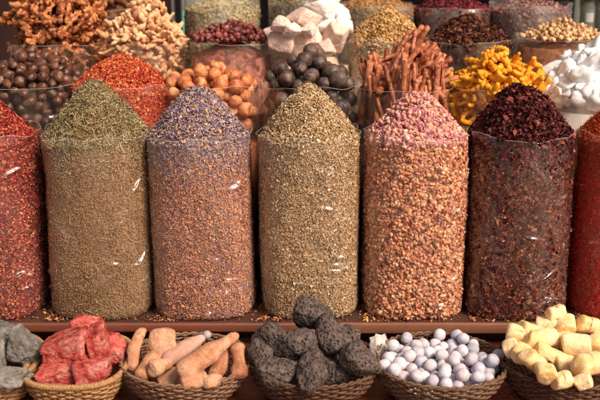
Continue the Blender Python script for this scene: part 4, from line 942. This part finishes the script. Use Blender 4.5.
bx('perforated_upright', 149.5, 154.5, 1.80, .03, -.895, 2.4, plain('white_metal', (.7, .68, .66), .4), None, None)
up = bpy.context.scene.collection.objects['perforated_upright']; tag(up, 'narrow white metal shelf upright with dark holes behind the ginger', 'shelf upright')
xu = xr(152, 1.8, .95); parts = []
for k in range(70):
    V, F = box_vf(xu - .006, xu + .006, 1.7975, 1.7985, .55 + k * .025, .562 + k * .025); parts.append((V, F))
V, F = merge(parts); link('slot', mesh_np('slot', V, F, WALL, False), up)
bx('wall', 258, 561, 2.2, .12, -.895, 2.6, WALL, 'wall behind the middle of the back row, interior shade painted into its near black colour', 'wall')
rf = empty('blocker', (0, 1.6, 2.55), 'brown canvas awning over the stall, unseen and added to cut overhead sky light', 'blocker')  # unseen cover added to shut out sky from above and deepen gaps
o_ = box('canvas', (-4, 4, .05, 4.2, 2.55, 2.57), plain('canvas', (.16, .11, .08), .9), None, 0); o_.parent = rf; o_.matrix_parent_inverse = Matrix.Translation(rf.location).inverted()
o_ = box('blocker_edge', (-4, 4, .05, .10, 2.48, 2.547), DARKWOOD, None, 0); o_.parent = rf; o_.matrix_parent_inverse = Matrix.Translation(rf.location).inverted()  # front edge of the added cover, out of view
# sunlit street side building seen through the gap, with a teal shutter
PALE = plain('pale_render', (.72, .72, .70), .9, nscale=2, amt=.1)
hb = empty('far_building', (xr(150, 9, 0), 9, -.9), 'pale rendered building with a teal shutter seen through the bright gap', 'building')
def child(o, p): o.parent = p; o.matrix_parent_inverse = Matrix.Translation(p.location).inverted(); return o
child(box('facade', (-8, 9, 9, 9.4, -.9, 6), PALE, None, .0), hb)
xa, xb = xr(176, 8.95, .3), xr(192, 8.95, .3)
child(box('shutter', (xa, xb, 8.93, 8.99, -.9, .20), plain('teal_paint', (.10, .38, .34), .5), None, .01), hb)
# jars on a shelf at the right back
sh = empty('jar_shelf', (1.5, 1.9, -.9), 'grey green shelf at the upper right carrying glass jars', 'shelf')
GG = plain('grey_green_paint', (.22, .24, .20), .6)
xs0, xs1 = xr(562, 1.9, .95), xr(700, 1.9, .95)
child(box('shelf_board', (xs0, xs1, 1.75, 2.05, .80, .82), GG, None), sh)
child(box('shelf_back', (xs0, xs1, 2.06, 2.09, -.9, 1.9), GG, None), sh)
child(box('shelf_board', (xs0, xs1, 1.55, 1.745, .62, .64), GG, None), sh)
child(box('side_panel', (xs0 - .025, xs0 - .002, 1.56, 2.09, -.9, 1.9), GG, None), sh)
JG, nt, b = new_mat('jar_glass'); b.inputs['Base Color'].default_value = (.55, .6, .55, 1); b.inputs['Roughness'].default_value = .1; b.inputs['Alpha'].default_value = .35
JC = plain('jar_content', (.30, .27, .2), .8, nscale=60, amt=.5); LB = plain('jar_label', (.85, .87, .86), .6, amt=.03)
jarlab = ['leftmost glass jar with a small white label at the upper right', 'second glass jar with a white label at the upper right', 'third glass jar with a white label near the right edge', 'glass jar half cut by the right edge']
def lathe(prof, seg=28):
    a = np.arange(seg) / seg * 2 * np.pi; V = np.vstack([np.column_stack([r * np.cos(a), r * np.sin(a), np.full(seg, z)]) for r, z in prof]); n = len(prof)
    i = np.arange(n-1)[:, None]; j = np.arange(seg)[None]; j2 = (j+1) % seg
    return V, np.stack([i*seg+j, i*seg+j2, (i+1)*seg+j2, (i+1)*seg+j], 2).reshape(-1, 4)
for k in range(4):
    px = 574 + k * 15; xj = xr(px, 1.62, .75); j = empty('glass_jar', (xj, 1.62, .641), jarlab[k], 'jar', 'glass jars on the back shelf')
    link('jar_body', mesh_np('jar_body', *lathe([(.0, 0), (.026, .0), (.028, .005), (.028, .11), (.021, .125), (.021, .135)]), JG), j)
    link('contents', mesh_np('contents', *lathe([(.0, .003), (.025, .004), (.025, .095), (0, .10)]), JC), j)
    link('lid', mesh_np('lid', *lathe([(.0, .150), (.022, .150), (.024, .146), (.024, .133), (0, .133)]), plain('jar_lid', (.12, .12, .11), .4, .6)), j)
    a = np.linspace(-2.2, -.95, 9); V = np.vstack([np.column_stack([.0287*np.cos(a), .0287*np.sin(a), np.full(9, z)]) for z in (.045, .085)])
    link('label', mesh_np('label', V, np.array([(q, q+1, q+10, q+9) for q in range(8)]), LB), j)
